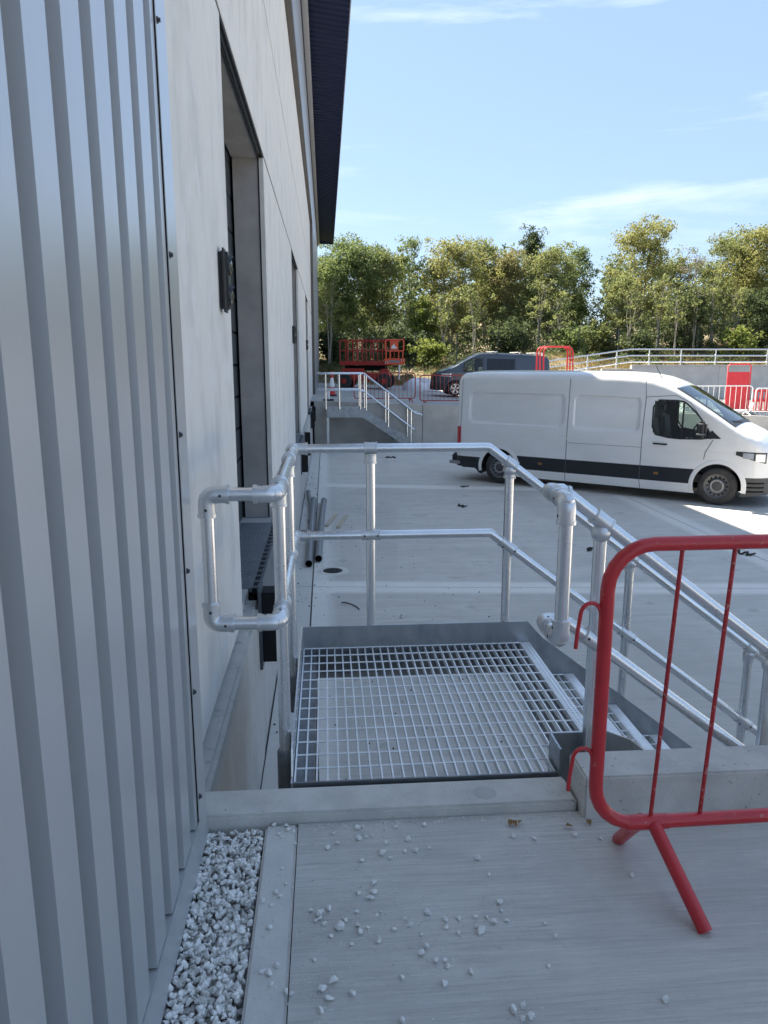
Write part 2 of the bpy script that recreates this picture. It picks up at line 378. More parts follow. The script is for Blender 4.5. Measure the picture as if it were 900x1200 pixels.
# ---- near slab, gravel bed, edging, threshold kerb, upstand kerb
sl = MB(); sl.box(-.118, 16, -14, 2.385, -1.25, ZS)
struct(sl, 'upper_slab', 'slab_concrete', bevel=0)
ed = MB(); ed.box(-.232, -.121, -6, 2.383, -.4, ZS + .001)
struct(ed, 'gravel_edging', 'edging_concrete', bevel=.008)
gb = MB(); gb.box(-.445, -.234, -6, 2.383, -.4, -.10)
struct(gb, 'gravel_bed', 'stone_bed')
kb = MB(); kb.box(-.50, .884, 2.388, 2.555, -1.25, 0)
struct(kb, 'threshold_kerb', 'kerb_concrete', bevel=.010)
ub = MB(); ub.box(.889, 9.5, 2.335, 2.515, -1.24, .12)
struct(ub, 'upstand_kerb', 'kerb_concrete', bevel=.008)
pt = MB(); pt.lathe([(.0, .0012), (.040, .0012), (.043, 0)], (.56, 2.46, 0), (0, 0, 1), 28)
struct(pt, 'mortar_patch', 'old_concrete')

# ---- upper yard beyond the retaining wall, bank and ground to the horizon
def bankz(x, y):
    if y < 47: return 0
    k = max(0, y - 47 - (0 if x < 9 else 1.2)); k = min(k, 28)
    return .145 * k + .35 * math.sin(x * .31 + y * .2) * min(1, k / 8) + .2 * math.sin(x * .83 + 1) * min(1, k / 8)
def ground_z(x, y):
    base = zup(x)
    if x > 11 and y > 45.3: base += (1.45 if x > 15 else 1.45 * (x - 11) / 4)
    return base + bankz(x, y)
gx = list(np.linspace(-.42, 12, 22)) + list(np.linspace(13, 42, 24)) + [60, 110, 300, 900]
gy = list(np.linspace(YR + .25, 45, 12)) + [45.3, 45.5] + list(np.linspace(46, 90, 40)) + [130, 300, 1200]
gx = [-900, -300, -100, -40, -20, -10, -3] + gx
um = MB(); ng = len(gy)
for x in gx:
    for y in gy: um.v.append((x, y, ground_z(x, y)))
for i in range(len(gx) - 1):
    for k in range(ng - 1):
        xm = (gx[i] + gx[i + 1]) / 2; ym = (gy[k] + gy[k + 1]) / 2
        um.f.append((i * ng + k, (i + 1) * ng + k, (i + 1) * ng + k + 1, i * ng + k + 1))
        um.m.append(2 if ym > 47.2 or (ym > 45.4 and xm > 11) else (1 if xm > 9.5 and ym > 29 else 0))
struct(um, 'upper_ground', ['upper_concrete', 'asphalt', 'soil'], smooth=60, normals=False)
fl = MB(); fl.add([(-1500, -1500, -1.6), (1500, -1500, -1.6), (1500, 3000, -1.6), (-1500, 3000, -1.6)], [(0, 1, 2, 3)])
struct(fl, 'terrain', 'soil', smooth=0)
# painted bay lines on the asphalt
for k, (a, b) in enumerate([((15.0, 33.5), (19.2, 40.5)), ((12.2, 40.5), (24, 40.5)), ((19.5, 33.5), (23.7, 40.5)), ((13.5, 36.5), (17.5, 36.8))]):
    m = MB(); d = unit(V(b[0] - a[0], b[1] - a[1])); n = V(-d[1], d[0]) * .09
    P = [V(*a) - n, V(*b) - n, V(*b) + n, V(*a) + n]
    m.add([(p[0], p[1], zup(p[0]) + .006) for p in P], [(0, 1, 2, 3)])
    struct(m, 'bay_line', 'road_paint', smooth=0)

# ---- retaining wall at the end of the lower yard
rw = thing('retaining_wall', 'low grey concrete retaining wall across the far end of the yard', 'wall', (4, YR, -1.35))
xs = [-.42, 3.4, 7.4, 11.4, 15.4, 19.4, 23.4, 30, 40]
for a, b in zip(xs[:-1], xs[1:]):
    m = MB(); a2 = a + .006; b2 = b - .006
    m.prism([(a2, YR, -1.5), (b2, YR, -1.5), (b2, YR, zup(b) + .03), (a2, YR, zup(a) + .03)], (0, .3, 0))
    part(m, 'wall_panel', 'old_concrete', rw, bevel=.012)

# ---- stepped wall with railing by the ramp
sw = thing('stepped_wall', 'long pale concrete wall with stepped top below the trees', 'wall', (18, 45.15, -.4))
steps = [(10.6, 13.0, .22), (13.0, 14.9, .42), (14.9, 16.66, .66), (16.66, 18.5, .90), (18.5, 24, 1.13), (24, 30, 1.13), (30, 38, 1.13)]
for a, b, z in steps:
    m = MB(); m.box(a + .008, b - .008, 45, 45.3, -1, z); part(m, 'wall_panel', 'ramp_concrete', sw)
    m = MB(); m.box(a + .008, b - .008, 44.96, 45.34, z + .002, z + .09); part(m, 'coping', 'kerb_concrete', sw)
rl = thing('ramp_railing', 'galvanised three rail railing on top of the stepped wall', 'railing', (18, 45.6, 1.2))
def rtop(x): return 2.15 if x > 18.5 else 2.15 - .14 * (18.5 - x)
px = [9.6, 11.4, 13.32, 15.85, 17.66, 19.7, 21.7, 23.9, 27.2, 30.4, 33.5]
for x in px:
    m = MB(); m.box(x - .035, x + .035, 45.38, 45.42, rtop(x) - 1.5, rtop(x) + .04); part(m, 'post', 'galvanised', rl)
for dz in (0, -.38, -.76):
    m = MB(); m.tube([(9.6, 45.37, rtop(9.6) + dz), (18.5, 45.37, rtop(18.5) + dz), (34, 45.37, 2.15 + dz)], .042, 8); part(m, 'rail', 'galvanised', rl)

# ================================================================== WAREHOUSE
wh = thing('warehouse', 'long grey warehouse with precast dock wall, silver cladding and dark overhanging eaves', 'building', (-.54, 12, 0))
def cladding(y0, y1, z0, z1, x=XC, pitch=.187, m='silver_cladding', name='cladding', phase=0.0):
    """trapezoid sheet, crest at x, valleys 75 mm behind, extruded upwards"""
    pr = []; y = y0
    k = 0
    while y < y1 - 1e-6:
        for dy, dx in ((0, 0), (.106, 0), (.114, -.075), (.176, -.075), (.184, 0)):
            yy = y + dy
            if yy < y1: pr.append((x + dx, yy))
        y += pitch; k += 1
    pr.append((x, y1))
    mb = MB(); n = len(pr)
    mb.add([(p[0], p[1], z0) for p in pr] + [(p[0], p[1], z1) for p in pr], [(i, i + 1, n + i + 1, n + i) for i in range(n - 1)])
    return part(mb, name, m, wh, smooth=0, normals=False)
# near cladding (three sheets, lapped), base flashing, end trim and its bolts
cladding(-12.003, 2.250, .075, 9.98)
m = MB(); m.prism([(XC - .03, -12, .07), (XC + .004, -12, .07), (XC + .005, -12, -.025), (XC + .012, -12, -.035), (XC + .012, -12, -.048), (XC - .03, -12, -.048)], (0, 14.395, 0))
part(m, 'base_flashing', 'trim_metal', wh)
m = MB(); m.prism([(XC - .05, 2.256, .072), (XC + .005, 2.256, .072), (XC + .005, 2.39, .072), (XC - .1, 2.39, .072)], (0, 0, 9.85)); part(m, 'end_trim', 'trim_metal', wh)
m = MB(); m.box(XC - .02, XC + .003, 2.2505, 2.2555, .072, 9.9); part(m, 'trim_gap', 'black_void', wh)
for z in (.012 + .14, .52, .92, 1.34, 1.85, 2.45, 3.1):
    m = MB(); m.lathe([(.0095, 0), (.0095, .003), (.006, .003), (.006, .009), (0, .009)], (XC + .005, 2.272, z), (1, 0, 0), 8); part(m, 'bolt', 'dark_bolt', wh)
# precast panels, row by row, door openings left between them
DOORS = [(4.55, 7.50), (13.30, 16.30), (22.40, 25.20)]
ZL = 3.40
def panel(y0, y1, z0, z1, x=XW, th=.35, m='wall_concrete'):
    mb = MB(); mb.box(x - (.27 if z0 < 1 else th), x, y0 + .006, y1 - .006, z0 + .014, z1 - .014)
    return part(mb, 'precast_panel', m, wh, bevel=.006, seg=1)
for a, b in [(2.398, 4.55), (7.50, 10.6), (10.6, 13.30), (16.30, 19.4), (19.4, 22.40), (25.20, 28.4), (28.4, 32.0)]:
    panel(a, b, -.05, ZL)
rowj = [2.398, 7.50, 10.6, 16.3, 19.4, 25.2, 28.4, 32.0]
for a, b in zip(rowj[:-1], rowj[1:]): panel(a, b, ZL, 4.95)
rowj = [2.398, 9.05, 15.2, 21.4, 27.6, 32.0]
for a, b in zip(rowj[:-1], rowj[1:]): panel(a, b, 4.95, 6.95)
for z in (ZL, 4.95):
    part(MB().box(XW - .022, XW - .004, 2.40, 31.99, z - .0175, z + .0175), 'joint_sealant', 'black_rubber', wh)
m = MB(); m.box(-1.4, XW - .30, 2.40, 32, ZL - .002, 6.94); part(m, 'backing_wall', 'joint_filler', wh)
# dock plinth under the wall, with a ledge
for a, b in [(2.56, 4.98), (7.30, 13.68), (15.9, 22.8), (24.9, YR)]:
    m = MB(); m.box(-1.1, -.47, a, b, -1.45, -.055); part(m, 'plinth', 'plinth_concrete', wh, bevel=.02)
for a, b in [(4.985, 7.295), (13.685, 15.895), (22.805, 24.895)]:
    part(MB().box(-1.1, -.475, a, b, -1.45, -.44), 'plinth', 'plinth_concrete', wh, bevel=.01)
# door reveals, sectional doors
for a, b in DOORS:
    for yy, s in ((a, 1), (b, -1)):
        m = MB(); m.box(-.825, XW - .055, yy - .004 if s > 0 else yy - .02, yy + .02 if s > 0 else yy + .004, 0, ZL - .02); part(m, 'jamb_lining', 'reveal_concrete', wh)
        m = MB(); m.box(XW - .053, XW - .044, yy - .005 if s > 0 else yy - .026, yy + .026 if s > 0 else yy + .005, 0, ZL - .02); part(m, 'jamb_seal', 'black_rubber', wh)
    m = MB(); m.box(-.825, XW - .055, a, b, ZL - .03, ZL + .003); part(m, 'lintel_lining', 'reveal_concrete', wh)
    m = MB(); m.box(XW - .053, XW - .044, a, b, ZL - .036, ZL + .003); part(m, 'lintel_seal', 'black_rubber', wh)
    d = part(MB().box(-.93, -.895, a - .2, b + .2, 0, ZL + .2), 'sectional_door', 'black_void', wh)
    z = .01
    while z < ZL:
        m = MB(); z1 = min(z + .298, ZL + .15)
        m.box(-.897, -.845, a - .2, b + .2, z, z1 - .008); part(m, 'section_panel', 'door_navy', d, bevel=.01, seg=1)
        z += .30
    m = MB(); m.box(-1.6, XW - .02, a - .02, b + .02, -.3, -.004); part(m, 'door_sill', 'plinth_concrete', wh)
# upper cladding, drip flashing, far cladding, gutter line
cladding(2.40, 58, 7.12, 10.0, m='silver_cladding')
m = MB(); m.box(XW - .2, XC + .006, 2.40, 32.0, 6.955, 7.115); part(m, 'drip_flashing', 'brown_flashing', wh)
m = MB(); m.box(XW - .2, XC + .006, 32.004, 32.16, -.1, 7.115); part(m, 'corner_flashing', 'brown_flashing', wh)
cladding(32.165, 58, -.06, 7.115, m='grey_cladding')
m = MB(); m.box(XC - .02, XC + .16, -12, 58, 9.70, 9.86); part(m, 'gutter', 'eave_trim', wh, bevel=.02)
m = MB(); m.box(XC + .006, XC + .02, 2.4, 58, 9.52, 9.69); part(m, 'gutter_dark_trim', 'navy_soffit', wh)  # dark navy strip along the cladding just below the gutter
# roof: ribbed soffit, eave trim, sheets
pr = []; y = -12.0
while y < 58.4:
    for dy, dz in ((0, 0), (.14, 0), (.17, .03), (.27, .03)): pr.append((y + dy, dz))
    y += .30
mb = MB(); n = len(pr); EX, EZ, IX, IZ = .735, 9.95, -.60, 10.12
mb.add([(EX, p, EZ + dz) for p, dz in pr] + [(IX, p, IZ + dz) for p, dz in pr], [(i, i + 1, n + i + 1, n + i) for i in range(n - 1)])
part(mb, 'soffit', 'navy_soffit', wh, smooth=0, normals=False)
m = MB(); m.box(EX - .004, EX + .02, -12, 58.4, EZ - .01, EZ + .10); part(m, 'eave_trim', 'eave_trim', wh)
m = MB(); m.box(EX - 1.3, EX + .01, 58.38, 58.46, EZ - .06, EZ + .30); part(m, 'verge_trim', 'navy_soffit', wh)
m = MB(); m.prism([(EX, -12, EZ + .09), (EX, -12, EZ + .12), (-18, -12, EZ + 1.9), (-36, -12, EZ + .1), (-36, -12, 9.8), (-18, -12, EZ + 1.6)], (0, 70.4, 0)); part(m, 'roof', 'roof_sheet', wh)
m = MB(); m.box(-36, -1.62, -12, 57.9, -1.5, 9.7); part(m, 'inner_wall', 'black_void', wh)
m = MB(); m.box(-35.5, XC - .04, 57.86, 58, -.5, 9.9); part(m, 'gable_wall', 'grey_cladding', wh)
m = MB(); m.box(-35.5, XC - .04, -12.2, -12.06, -.5, 9.9); part(m, 'gable_wall', 'grey_cladding', wh)

# dock levellers, bumpers and signal lights at each door
ordn = ['nearest the camera', 'at the second door', 'at the farthest door']
for k, (a, b) in enumerate(DOORS):
    y0, y1 = (a + b) / 2 - 1.08 + .12, (a + b) / 2 + 1.08 + .12
    t = thing('dock_leveller', 'grey steel dock leveller deck with hinged lip, %s' % ordn[k], 'dock leveller', (-.48, (y0 + y1) / 2, -.6), group='dock levellers along the wall')
    m = MB(); m.box(-.84, -.535, y0, y1, -.03, 0); dk = part(m, 'deck', 'deck_steel', t)
    if k == 0:      # raised tear pattern
        m = MB()
        for i in range(8):
            for q in range(52):
                cx_ = -.83 + i * .036; cy_ = y0 + .03 + q * .041; s = 1 if (i + q) % 2 else -1
                m.bar((cx_ - .011, cy_ - .008 * s, .001), (cx_ + .011, cy_ + .008 * s, .001), .005, .003)
        part(m, 'tread_pattern', 'galvanised_plate', dk)['kind'] = 'stuff'
    m = MB(); m.box(-.545, -.50, y0 + .02, y1 - .02, -.05, -.012); part(m, 'hinge_bed', 'black_rubber', t)
    nb = 16
    for i in range(nb):
        yy = y0 + .05 + (y1 - y0 - .1) * i / (nb - 1)
        m = MB(); m.box(-.535, -.492, yy - .022, yy + .022, -.03, -.004); part(m, 'hinge_lug', 'dock_steel', t)
    m = MB(); m.prism([(-.50, y0, -.012), (-.478, y0, -.012), (-.455, y0, -.42), (-.475, y0, -.42)], (0, y1 - y0, 0)); part(m, 'lip', 'dock_steel', t)
    m = MB(); m.box(-1.0, -.52, y0 + .01, y1 - .01, -.43, -.06); part(m, 'pit_frame', 'black_rubber', t)
    for side, yy in (('left', y0 - .22), ('right', y1 + .04)):
        t = thing('dock_bumper', 'black rubber dock bumper on the %s side of the leveller %s' % ('near' if side == 'left' else 'far', ordn[k]), 'bumper', (-.4, yy + .1, -.5), group='black rubber dock bumpers')
        m = MB(); m.box(-.468, -.340, yy, yy + .18, -.46, .03); part(m, 'rubber_block', 'black_rubber', t, bevel=.012)
        m = MB(); m.box(-.469, -.45, yy - .03, yy + .21, -.50, .05); part(m, 'back_plate', 'dock_steel', t)
    yl = a - (.42 if k == 0 else .35)
    t = thing('signal_light', 'black two lamp signal box on the concrete wall, %s' % ('nearest the camera' if k == 0 else ordn[k].replace('at', 'beside')), 'signal light', (XW, yl, 1.9), group='signal lights beside the dock doors')
    m = MB(); m.box(XW + .001, XW + .050, yl - .07, yl + .07, 1.80, 2.12); part(m, 'housing', 'signal_housing', t, bevel=.02, seg=3)
    for zc in (1.885, 2.035):
        m = MB(); m.lathe([(.05, 0), (.05, .008), (.03, .014), (0, .016)], (XW + .050, yl, zc), (1, 0, 0), 16); part(m, 'lamp_lens', 'lens_dark', t)
        m = MB()
        def hood(u, v, zc=zc, yl=yl):
            an = PI * (0.02 + .96 * u); rr = .056 - .010 * v
            return (XW + .047 + v * (.026 * math.sin(an) ** .6 + .004), yl + rr * math.cos(an), zc + rr * math.sin(an))
        m.grid(hood, 14, 3)
        part(m, 'hood', 'signal_housing', t)

# ================================================================== ACCESS PLATFORM
ap = thing('access_platform', 'galvanised grating platform with tubular handrails and steps down to the yard', 'platform', (.48, 3.25, -1.2))
PX0, PX1, PY0, PY1 = -.145, 1.12, 2.572, 3.93
YN = 2.70                          # near stringer of the stair flight
SL = .757; GO = .265; RI = .2      # slope, going, rise
def grating(x0, x1, y0, y1, z, notch=None):
    mb = MB(); n = int(round((x1 - x0) / .0412)); st = (x1 - x0) / n
    for i in range(n + 1):
        x = x0 + i * st; a = y0
        if notch and x > notch[0]: a = notch[1]
        mb.box(x - .0030, x + .0030, a, y1, z - .03, z)
    k = int(round((y1 - y0) / .1)); sy = (y1 - y0) / max(k, 1)
    for j in range(k + 1):
        y = y0 + j * sy; xe = x1
        if notch and y < notch[1]: xe = notch[0]
        mb.tube([(x0, y, z - .0035), (xe, y, z - .0035)], .0042, 5)
    return mb
g = part(grating(PX0 + .006, 1.068, PY0 + .01, PY1 - .006, 0, (.87, YN + .005)), 'deck_grating', 'grating_steel', ap, smooth=0)
m = MB(); m.box(1.070, 1.12, YN + .005, PY1 - .004, -.03, .002); ns = part(m, 'nosing', 'grating_steel', ap, bevel=.002, seg=1)
m = MB()
for i in range(58):
    for q in range(2):
        y = YN + .02 + i * .0208; m.box(1.082 + q * .020, 1.090 + q * .020, y, y + .010, .0015, .0045)
part(m, 'nosing_studs', 'galvanised_fitting', ns, smooth=0)['kind'] = 'stuff'
# toe plates and frame
m = MB(); m.prism([(PX0, PY1, -.18), (1.17, PY1, -.18), (1.17, PY1, .05), (1.11, PY1, .12), (PX0, PY1, .12)], (0, .008, 0)); part(m, 'toe_plate', 'galvanised_plate', ap)
m = MB(); m.prism([(PX0 - .008, PY0 + .004, -.18), (PX0 - .008, PY1 + .008, -.18), (PX0 - .008, PY1 + .008, .12), (PX0 - .008, PY0 + .08, .10), (PX0 - .008, PY0 + .05, .002), (PX0 - .008, PY0 + .004, .002)], (.007, 0, 0)); part(m, 'toe_plate', 'galvanised', ap)
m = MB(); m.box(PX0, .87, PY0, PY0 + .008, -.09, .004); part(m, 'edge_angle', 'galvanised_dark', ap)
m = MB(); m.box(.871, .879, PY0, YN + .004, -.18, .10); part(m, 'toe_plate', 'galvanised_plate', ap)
def stringer(y, name='stringer'):
    e = 1.12 + 5 * GO + .20; zb = lambda x: -SL * (x - 1.12)
    m = MB(); m.prism([(1.171 if y > 3 else 1.10, y, -.18), (1.30, y, -.30), (e - .12, y, -1.19), (e, y, -1.19), (e, y, zb(e) + .07), (1.20, y, .06 if y < 3 else .02), (1.171 if y > 3 else 1.10, y, .10 if y < 3 else .05)], (0, .008, 0))
    return part(m, name, 'galvanised_plate', ap)
stringer(YN - .004); stringer(PY1)
m = MB(); m.box(.88, 1.10, YN - .004, YN + .004, -.18, .10); part(m, 'toe_plate', 'galvanised_plate', ap)
# under-frame: channels and legs
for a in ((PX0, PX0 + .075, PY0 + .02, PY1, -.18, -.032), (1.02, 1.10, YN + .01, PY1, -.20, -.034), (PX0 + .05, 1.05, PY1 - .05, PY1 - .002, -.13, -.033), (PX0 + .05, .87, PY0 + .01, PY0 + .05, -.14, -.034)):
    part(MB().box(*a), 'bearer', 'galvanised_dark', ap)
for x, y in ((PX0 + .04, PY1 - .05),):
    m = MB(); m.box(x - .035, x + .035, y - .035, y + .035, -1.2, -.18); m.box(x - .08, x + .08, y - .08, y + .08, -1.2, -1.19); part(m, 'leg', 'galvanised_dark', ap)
# treads
for k in range(1, 6):
    x0 = 1.12 + GO * (k - 1) + .005; x1 = 1.12 + GO * k; z = -RI * k
    t = part(grating(x0, x1 - .052, YN + .008, PY1 - .004, z), 'tread', 'grating_steel', ap, smooth=0)
    part(MB().box(x1 - .05, x1, YN + .006, PY1 - .003, z - .03, z + .002), 'nosing', 'grating_steel', t, bevel=.002, seg=1)
    part(MB().box(x0 - .01, x1, PY1 - .003, PY1 - .0005, z - .06, z - .001), 'end_plate', 'galvanised_plate', t)
# ---- tubular handrails
TR = .0242; FR = .0305
def tube_part(path, r=TR, name='rail', m='galvanised', n=16): return part(MB().tube(path, r, n), name, m, ap, smooth=50)
def screw(p, d):
    return MB().lathe([(.0055, 0), (.0055, .002), (0, .002)], p, d, 8)
def elbow(p, d1, d2, l=.078, rb=.034, screws=True):
    """cast elbow at corner p; d1, d2 point along its two sockets"""
    p = V(*p); d1 = unit(d1); d2 = unit(d2); ca = float(d1 @ d2); ang = math.acos(max(-1, min(1, ca)))
    tl = min(rb / math.tan(ang / 2), l * .6); pts = [p + d1 * l, p + d1 * tl]
    for t in np.linspace(0, 1, 9)[1:-1]: pts.append(p + d1 * tl * (1 - t) ** 2 + d2 * tl * t ** 2)
    pts += [p + d2 * tl, p + d2 * l]
    o = part(MB().tube(pts, FR, 18), 'elbow_fitting', 'galvanised_fitting', ap, smooth=50)
    for d in (d1, d2): part(MB().tube([p + d * (l - .012), p + d * (l + .001)], FR + .003, 18), 'socket_rim', 'galvanised_fitting', o, smooth=40)
    if screws:
        nrm = np.cross(d1, d2); nrm = unit(nrm) if np.linalg.norm(nrm) > .1 else V(0, -1, 0)
        if nrm @ (p - V(0, 0, H)) > 0: nrm = -nrm
        for d in (d1, d2): part(screw(p + d * (l - .028) + nrm * (FR - .001), nrm), 'grub_screw', 'dark_bolt', o)
    return o
def sleeve(p, d, l=.075, r=FR, name='clamp_fitting'):
    p = V(*p); d = unit(d); o = part(MB().tube([p - d * l / 2, p - d * (l / 2 - .006), p - d * (l / 2 - .008), p + d * (l / 2 - .008), p + d * (l / 2 - .006), p + d * l / 2], [r + .003, r + .003, r, r, r + .003, r + .003], 18), name, 'galvanised_fitting', ap, smooth=40)
    return o
def knuckle(p, r=.036):
    p = V(*p); return part(MB().lathe([(0.001, -r), (r * .5, -r * .86), (r * .87, -r * .5), (r, 0), (r * .87, r * .5), (r * .5, r * .86), (.001, r)], p, (0, 0, 1), 16), 'swivel_fitting', 'galvanised_fitting', ap, smooth=60)
XL = -.178; ZT = 1.10; ZM = .63; YB = 3.945
sx = unit(V(1, 0, -SL))
# back frame
bt = V(.866, YB, ZT); bm = V(.885, YB, ZM)
L_ = 1.80
et = bt + V(L_, 0, -SL * L_); em = bm + V(L_ - .04, 0, -SL * (L_ - .04))
tube_part([(XL, YB, ZT), bt - V(.02, 0, 0), bt, bt + sx * .02, et]); tube_part([(XL, YB, ZM), bm - V(.02, 0, 0), bm, bm + sx * .02, em])
elbow(et, -sx, (0, 0, -1)); elbow(em, -sx, (0, 0, 1)); tube_part([et, em])
for x in (.232, .985, 1.69, 2.44):
    zt = ZT if x < .86 else ZT - SL * (x - .866); zm = ZM if x < .88 else ZM - SL * (x - .885)
    zb = -.17 if x < 1.2 else -SL * (x - 1.12) - .18
    tube_part([(x, YB + .012, zt - .01), (x, YB + .012, zb)], name='post')
    d = V(1, 0, 0) if x < .86 else sx
    sleeve((x, YB, zt), d, .066); sleeve((x, YB + .004, zm), d, .10, FR - .002); sleeve((x, YB + .012, zt - .055), (0, 0, 1), .05)
    if x > .86: knuckle((x, YB + .006, zt - .035), .037)
    part(MB().box(x - .05, x + .05, YB - .008, YB + .05, zb - .01, zb + .10), 'post_bracket', 'galvanised_dark', ap, bevel=.01)
    o = part(screw((x - .035, YB - .028, zm), (0, -1, 0)), 'grub_screw', 'dark_bolt', ap); part(screw((x + .035, YB - .028, zm - (0 if x < .86 else .026)), (0, -1, 0)), 'grub_screw', 'dark_bolt', ap)
elbow((XL, YB, ZT), (0, -1, 0), (1, 0, 0)); sleeve((XL + .05, YB, ZM), (1, 0, 0), .06)
elbow((XL, YB, ZM), (0, -1, 0), (1, 0, 0))
# left frame with its closed loop end
YE = 2.60; XE = -.418
tube_part([(XL, YB, ZT), (XL, YE, ZT)]); tube_part([(XL, YB, ZM), (XL, YE, ZM)])
tube_part([(XL, YE, ZT), (XE, YE, ZT)]); tube_part([(XE, YE, ZT), (XE, YE, ZM)]); tube_part([(XE, YE, ZM), (XL, YE, ZM)])
elbow((XL, YE, ZT), (0, 1, 0), (-1, 0, 0)); elbow((XE, YE, ZT), (1, 0, 0), (0, 0, -1)); elbow((XE, YE, ZM), (0, 0, 1), (1, 0, 0)); elbow((XL, YE, ZM), (0, 1, 0), (-1, 0, 0))
for y in (2.79, 3.52):
    tube_part([(XL - .004, y, ZT - .01), (XL - .004, y, -.16)], name='post')
    sleeve((XL, y, ZT), (0, 1, 0), .07); sleeve((XL - .004, y, ZT - .055), (0, 0, 1), .05); sleeve((XL, y, ZM), (0, 1, 0), .08, FR)
    m = MB(); m.tube([(XL - .004, y, -.165), (XL - .004, y, -.155), (XL - .004, y, .015), (XL - .004, y, .025)], [FR, FR + .004, FR + .004, FR], 16)
    m.tube([(XL + .01, y, -.11), (PX0 - .008, y, -.11)], .028, 12); part(m, 'base_socket', 'galvanised_dark', ap, smooth=40)
# near frame of the stair with a loop turned towards the viewer
YF = 2.63; YQ = 2.415; XS = .80
nt = V(.85, YF, ZT - .005); ne = nt + V(L_, 0, -SL * L_)
tube_part([(XS, YF, ZT - .005), nt, nt + sx * .03, ne])
nm = V(.90, YF, .585); nme = nm + V(L_ - .06, 0, -SL * (L_ - .06))
tube_part([(XS, YF, .60), nm, nm + sx * .03, nme]); tube_part([ne, nme + V(0.0, 0, 0)])
elbow((XS, YF, ZT - .005), (1, 0, -.25), (0, -1, 0)); tube_part([(XS, YF, ZT - .005), (XS, YQ, ZT - .005)])
elbow((XS, YQ, ZT - .005), (0, 1, 0), (0, 0, -1)); tube_part([(XS, YQ, ZT), (XS, YQ, .60)])
elbow((XS, YQ, .60), (0, 0, 1), (0, 1, 0)); tube_part([(XS, YQ, .60), (XS, YF, .60)]); elbow((XS, YF, .60), (0, -1, 0), (1, 0, -.15))
for x in (1.005, 1.72, 2.43):
    zt = ZT - .005 - SL * (x - .85); zm = .585 - SL * (x - .90)
    tube_part([(x, YF + .006, zt - .01), (x, YF + .006, min(-.17, zm - .7))], name='post')
    knuckle((x, YF, zt - .045), .037); sleeve(V(x, YF, zt), sx, .075); sleeve((x, YF, zm), sx, .11)
    for q in (-.033, .033):
        part(screw((x + q, YF - FR, zm - SL * q), (0, -1, 0)), 'grub_screw', 'dark_bolt', ap)

# ================================================================== RED PEDESTRIAN BARRIERS
def rrect(x0, x1, z0, z1, r, y=0.0, n=7):
    P = []
    for cx_, cz_, a in ((x1 - r, z1 - r, 0), (x0 + r, z1 - r, 90), (x0 + r, z0 + r, 180), (x1 - r, z0 + r, 270)):
        for k in range(n): t = R(a + 90 * k / (n - 1)); P.append((cx_ + r * math.cos(t), y, cz_ + r * math.sin(t)))
    return P
def barrier(label, loc, rz, group=None, w=2.3, h0=.21, h1=1.085, tr=.021, nb=15, paint='red_paint', rib='red_rib', feet=True, seg=14, hooks=True, rr=.13, name='pedestrian_barrier'):
    t = thing(name, label, 'barrier', loc, rz, group)
    part(MB().tube(rrect(0, w, h0, h1, rr, n=7 if seg > 8 else 4), tr, seg, closed=True), 'frame', paint, t, local=True, smooth=50)
    st = w / (nb + 1) if seg < 9 else .1565
    for i in range(1, nb + 1):
        bx_ = i * st if seg < 9 else .20 + (i - 1) * st + (.09 if i > 2 else 0)
        part(MB().tube([(bx_ - (.022 if seg > 8 else 0), 0, h0), (bx_ + (.012 if seg > 8 else 0), 0, h1)], .0065 if seg > 8 else .009, 8 if seg > 8 else 5), 'bar', rib, t, local=True)
    if hooks:
        for z in (.88, .43):
            P = [(-.012, 0, z - .035), (-.016, 0, z)] + [(-.046 - .030 * math.cos(a), 0, z + .012 + .030 * math.sin(a)) for a in np.linspace(.3, PI - .1, 8)][0:0] + [(-.016 - .03 * (1 - math.cos(a)), 0, z + .03 * math.sin(a) * 1.2) for a in np.linspace(0.2, PI, 9)] + [(-.082, 0, z - .05), (-.085, 0, z - .10)]
            part(MB().tube(P, .0062, 8), 'hook', paint, t, local=True, smooth=60)
    if feet:
        for fx in (.185, w - .185):
            m = MB(); m.tube([(fx, -.01, h0), (fx + .075, -.215, .0)], tr, seg); part(m, 'foot', paint, t, local=True, smooth=50)
            if seg > 9: part(MB().tube([(fx - .085, 0, h0), (fx - .075, 0, h0), (fx + .045, 0, h0), (fx + .055, 0, h0)], [tr + .0005, tr + .0025, tr + .0025, tr + .0005], seg), 'weld_sleeve', paint, t, local=True, smooth=50)
            m = MB(); m.tube([(fx - .03, .01, h0), (fx - .005, .215, .0)], tr, seg); part(m, 'foot', paint, t, local=True, smooth=50)
    return t
barrier('red tubular pedestrian barrier standing on the near slab beside the steps', (.79, 1.99, ZS + .005), R(.8), 'red pedestrian barriers', w=2.3, nb=13)

# ================================================================== GRAVEL AND LOOSE STONES
def stone_mesh(seed, npts=15):
    r = np.random.default_rng(seed); bm = bmesh.new()
    sc = V(1, r.uniform(.55, .9), r.uniform(.42, .75))
    for _ in range(npts):
        d = r.normal(size=3); d /= np.linalg.norm(d); d = np.sign(d) * np.abs(d) ** .8; d /= np.linalg.norm(d) ** .85
        bm.verts.new(Vector(d * sc * r.uniform(.86, 1.0)))
    bmesh.ops.convex_hull(bm, input=bm.verts)
    bmesh.ops.delete(bm, geom=[v for v in bm.verts if not v.link_faces], context='VERTS')
    vs = [tuple(v.co) for v in bm.verts]; idx = {v: i for i, v in enumerate(bm.verts)}
    fs = [tuple(idx[v] for v in f.verts) for f in bm.faces]; bm.free(); return np.array(vs), fs
STONES = [stone_mesh(100 + k) for k in range(12)]
def rot_rand(r):
    q = Quaternion(r.normal(size=4)); q.normalize(); return np.array(q.to_matrix())
gm = MB()
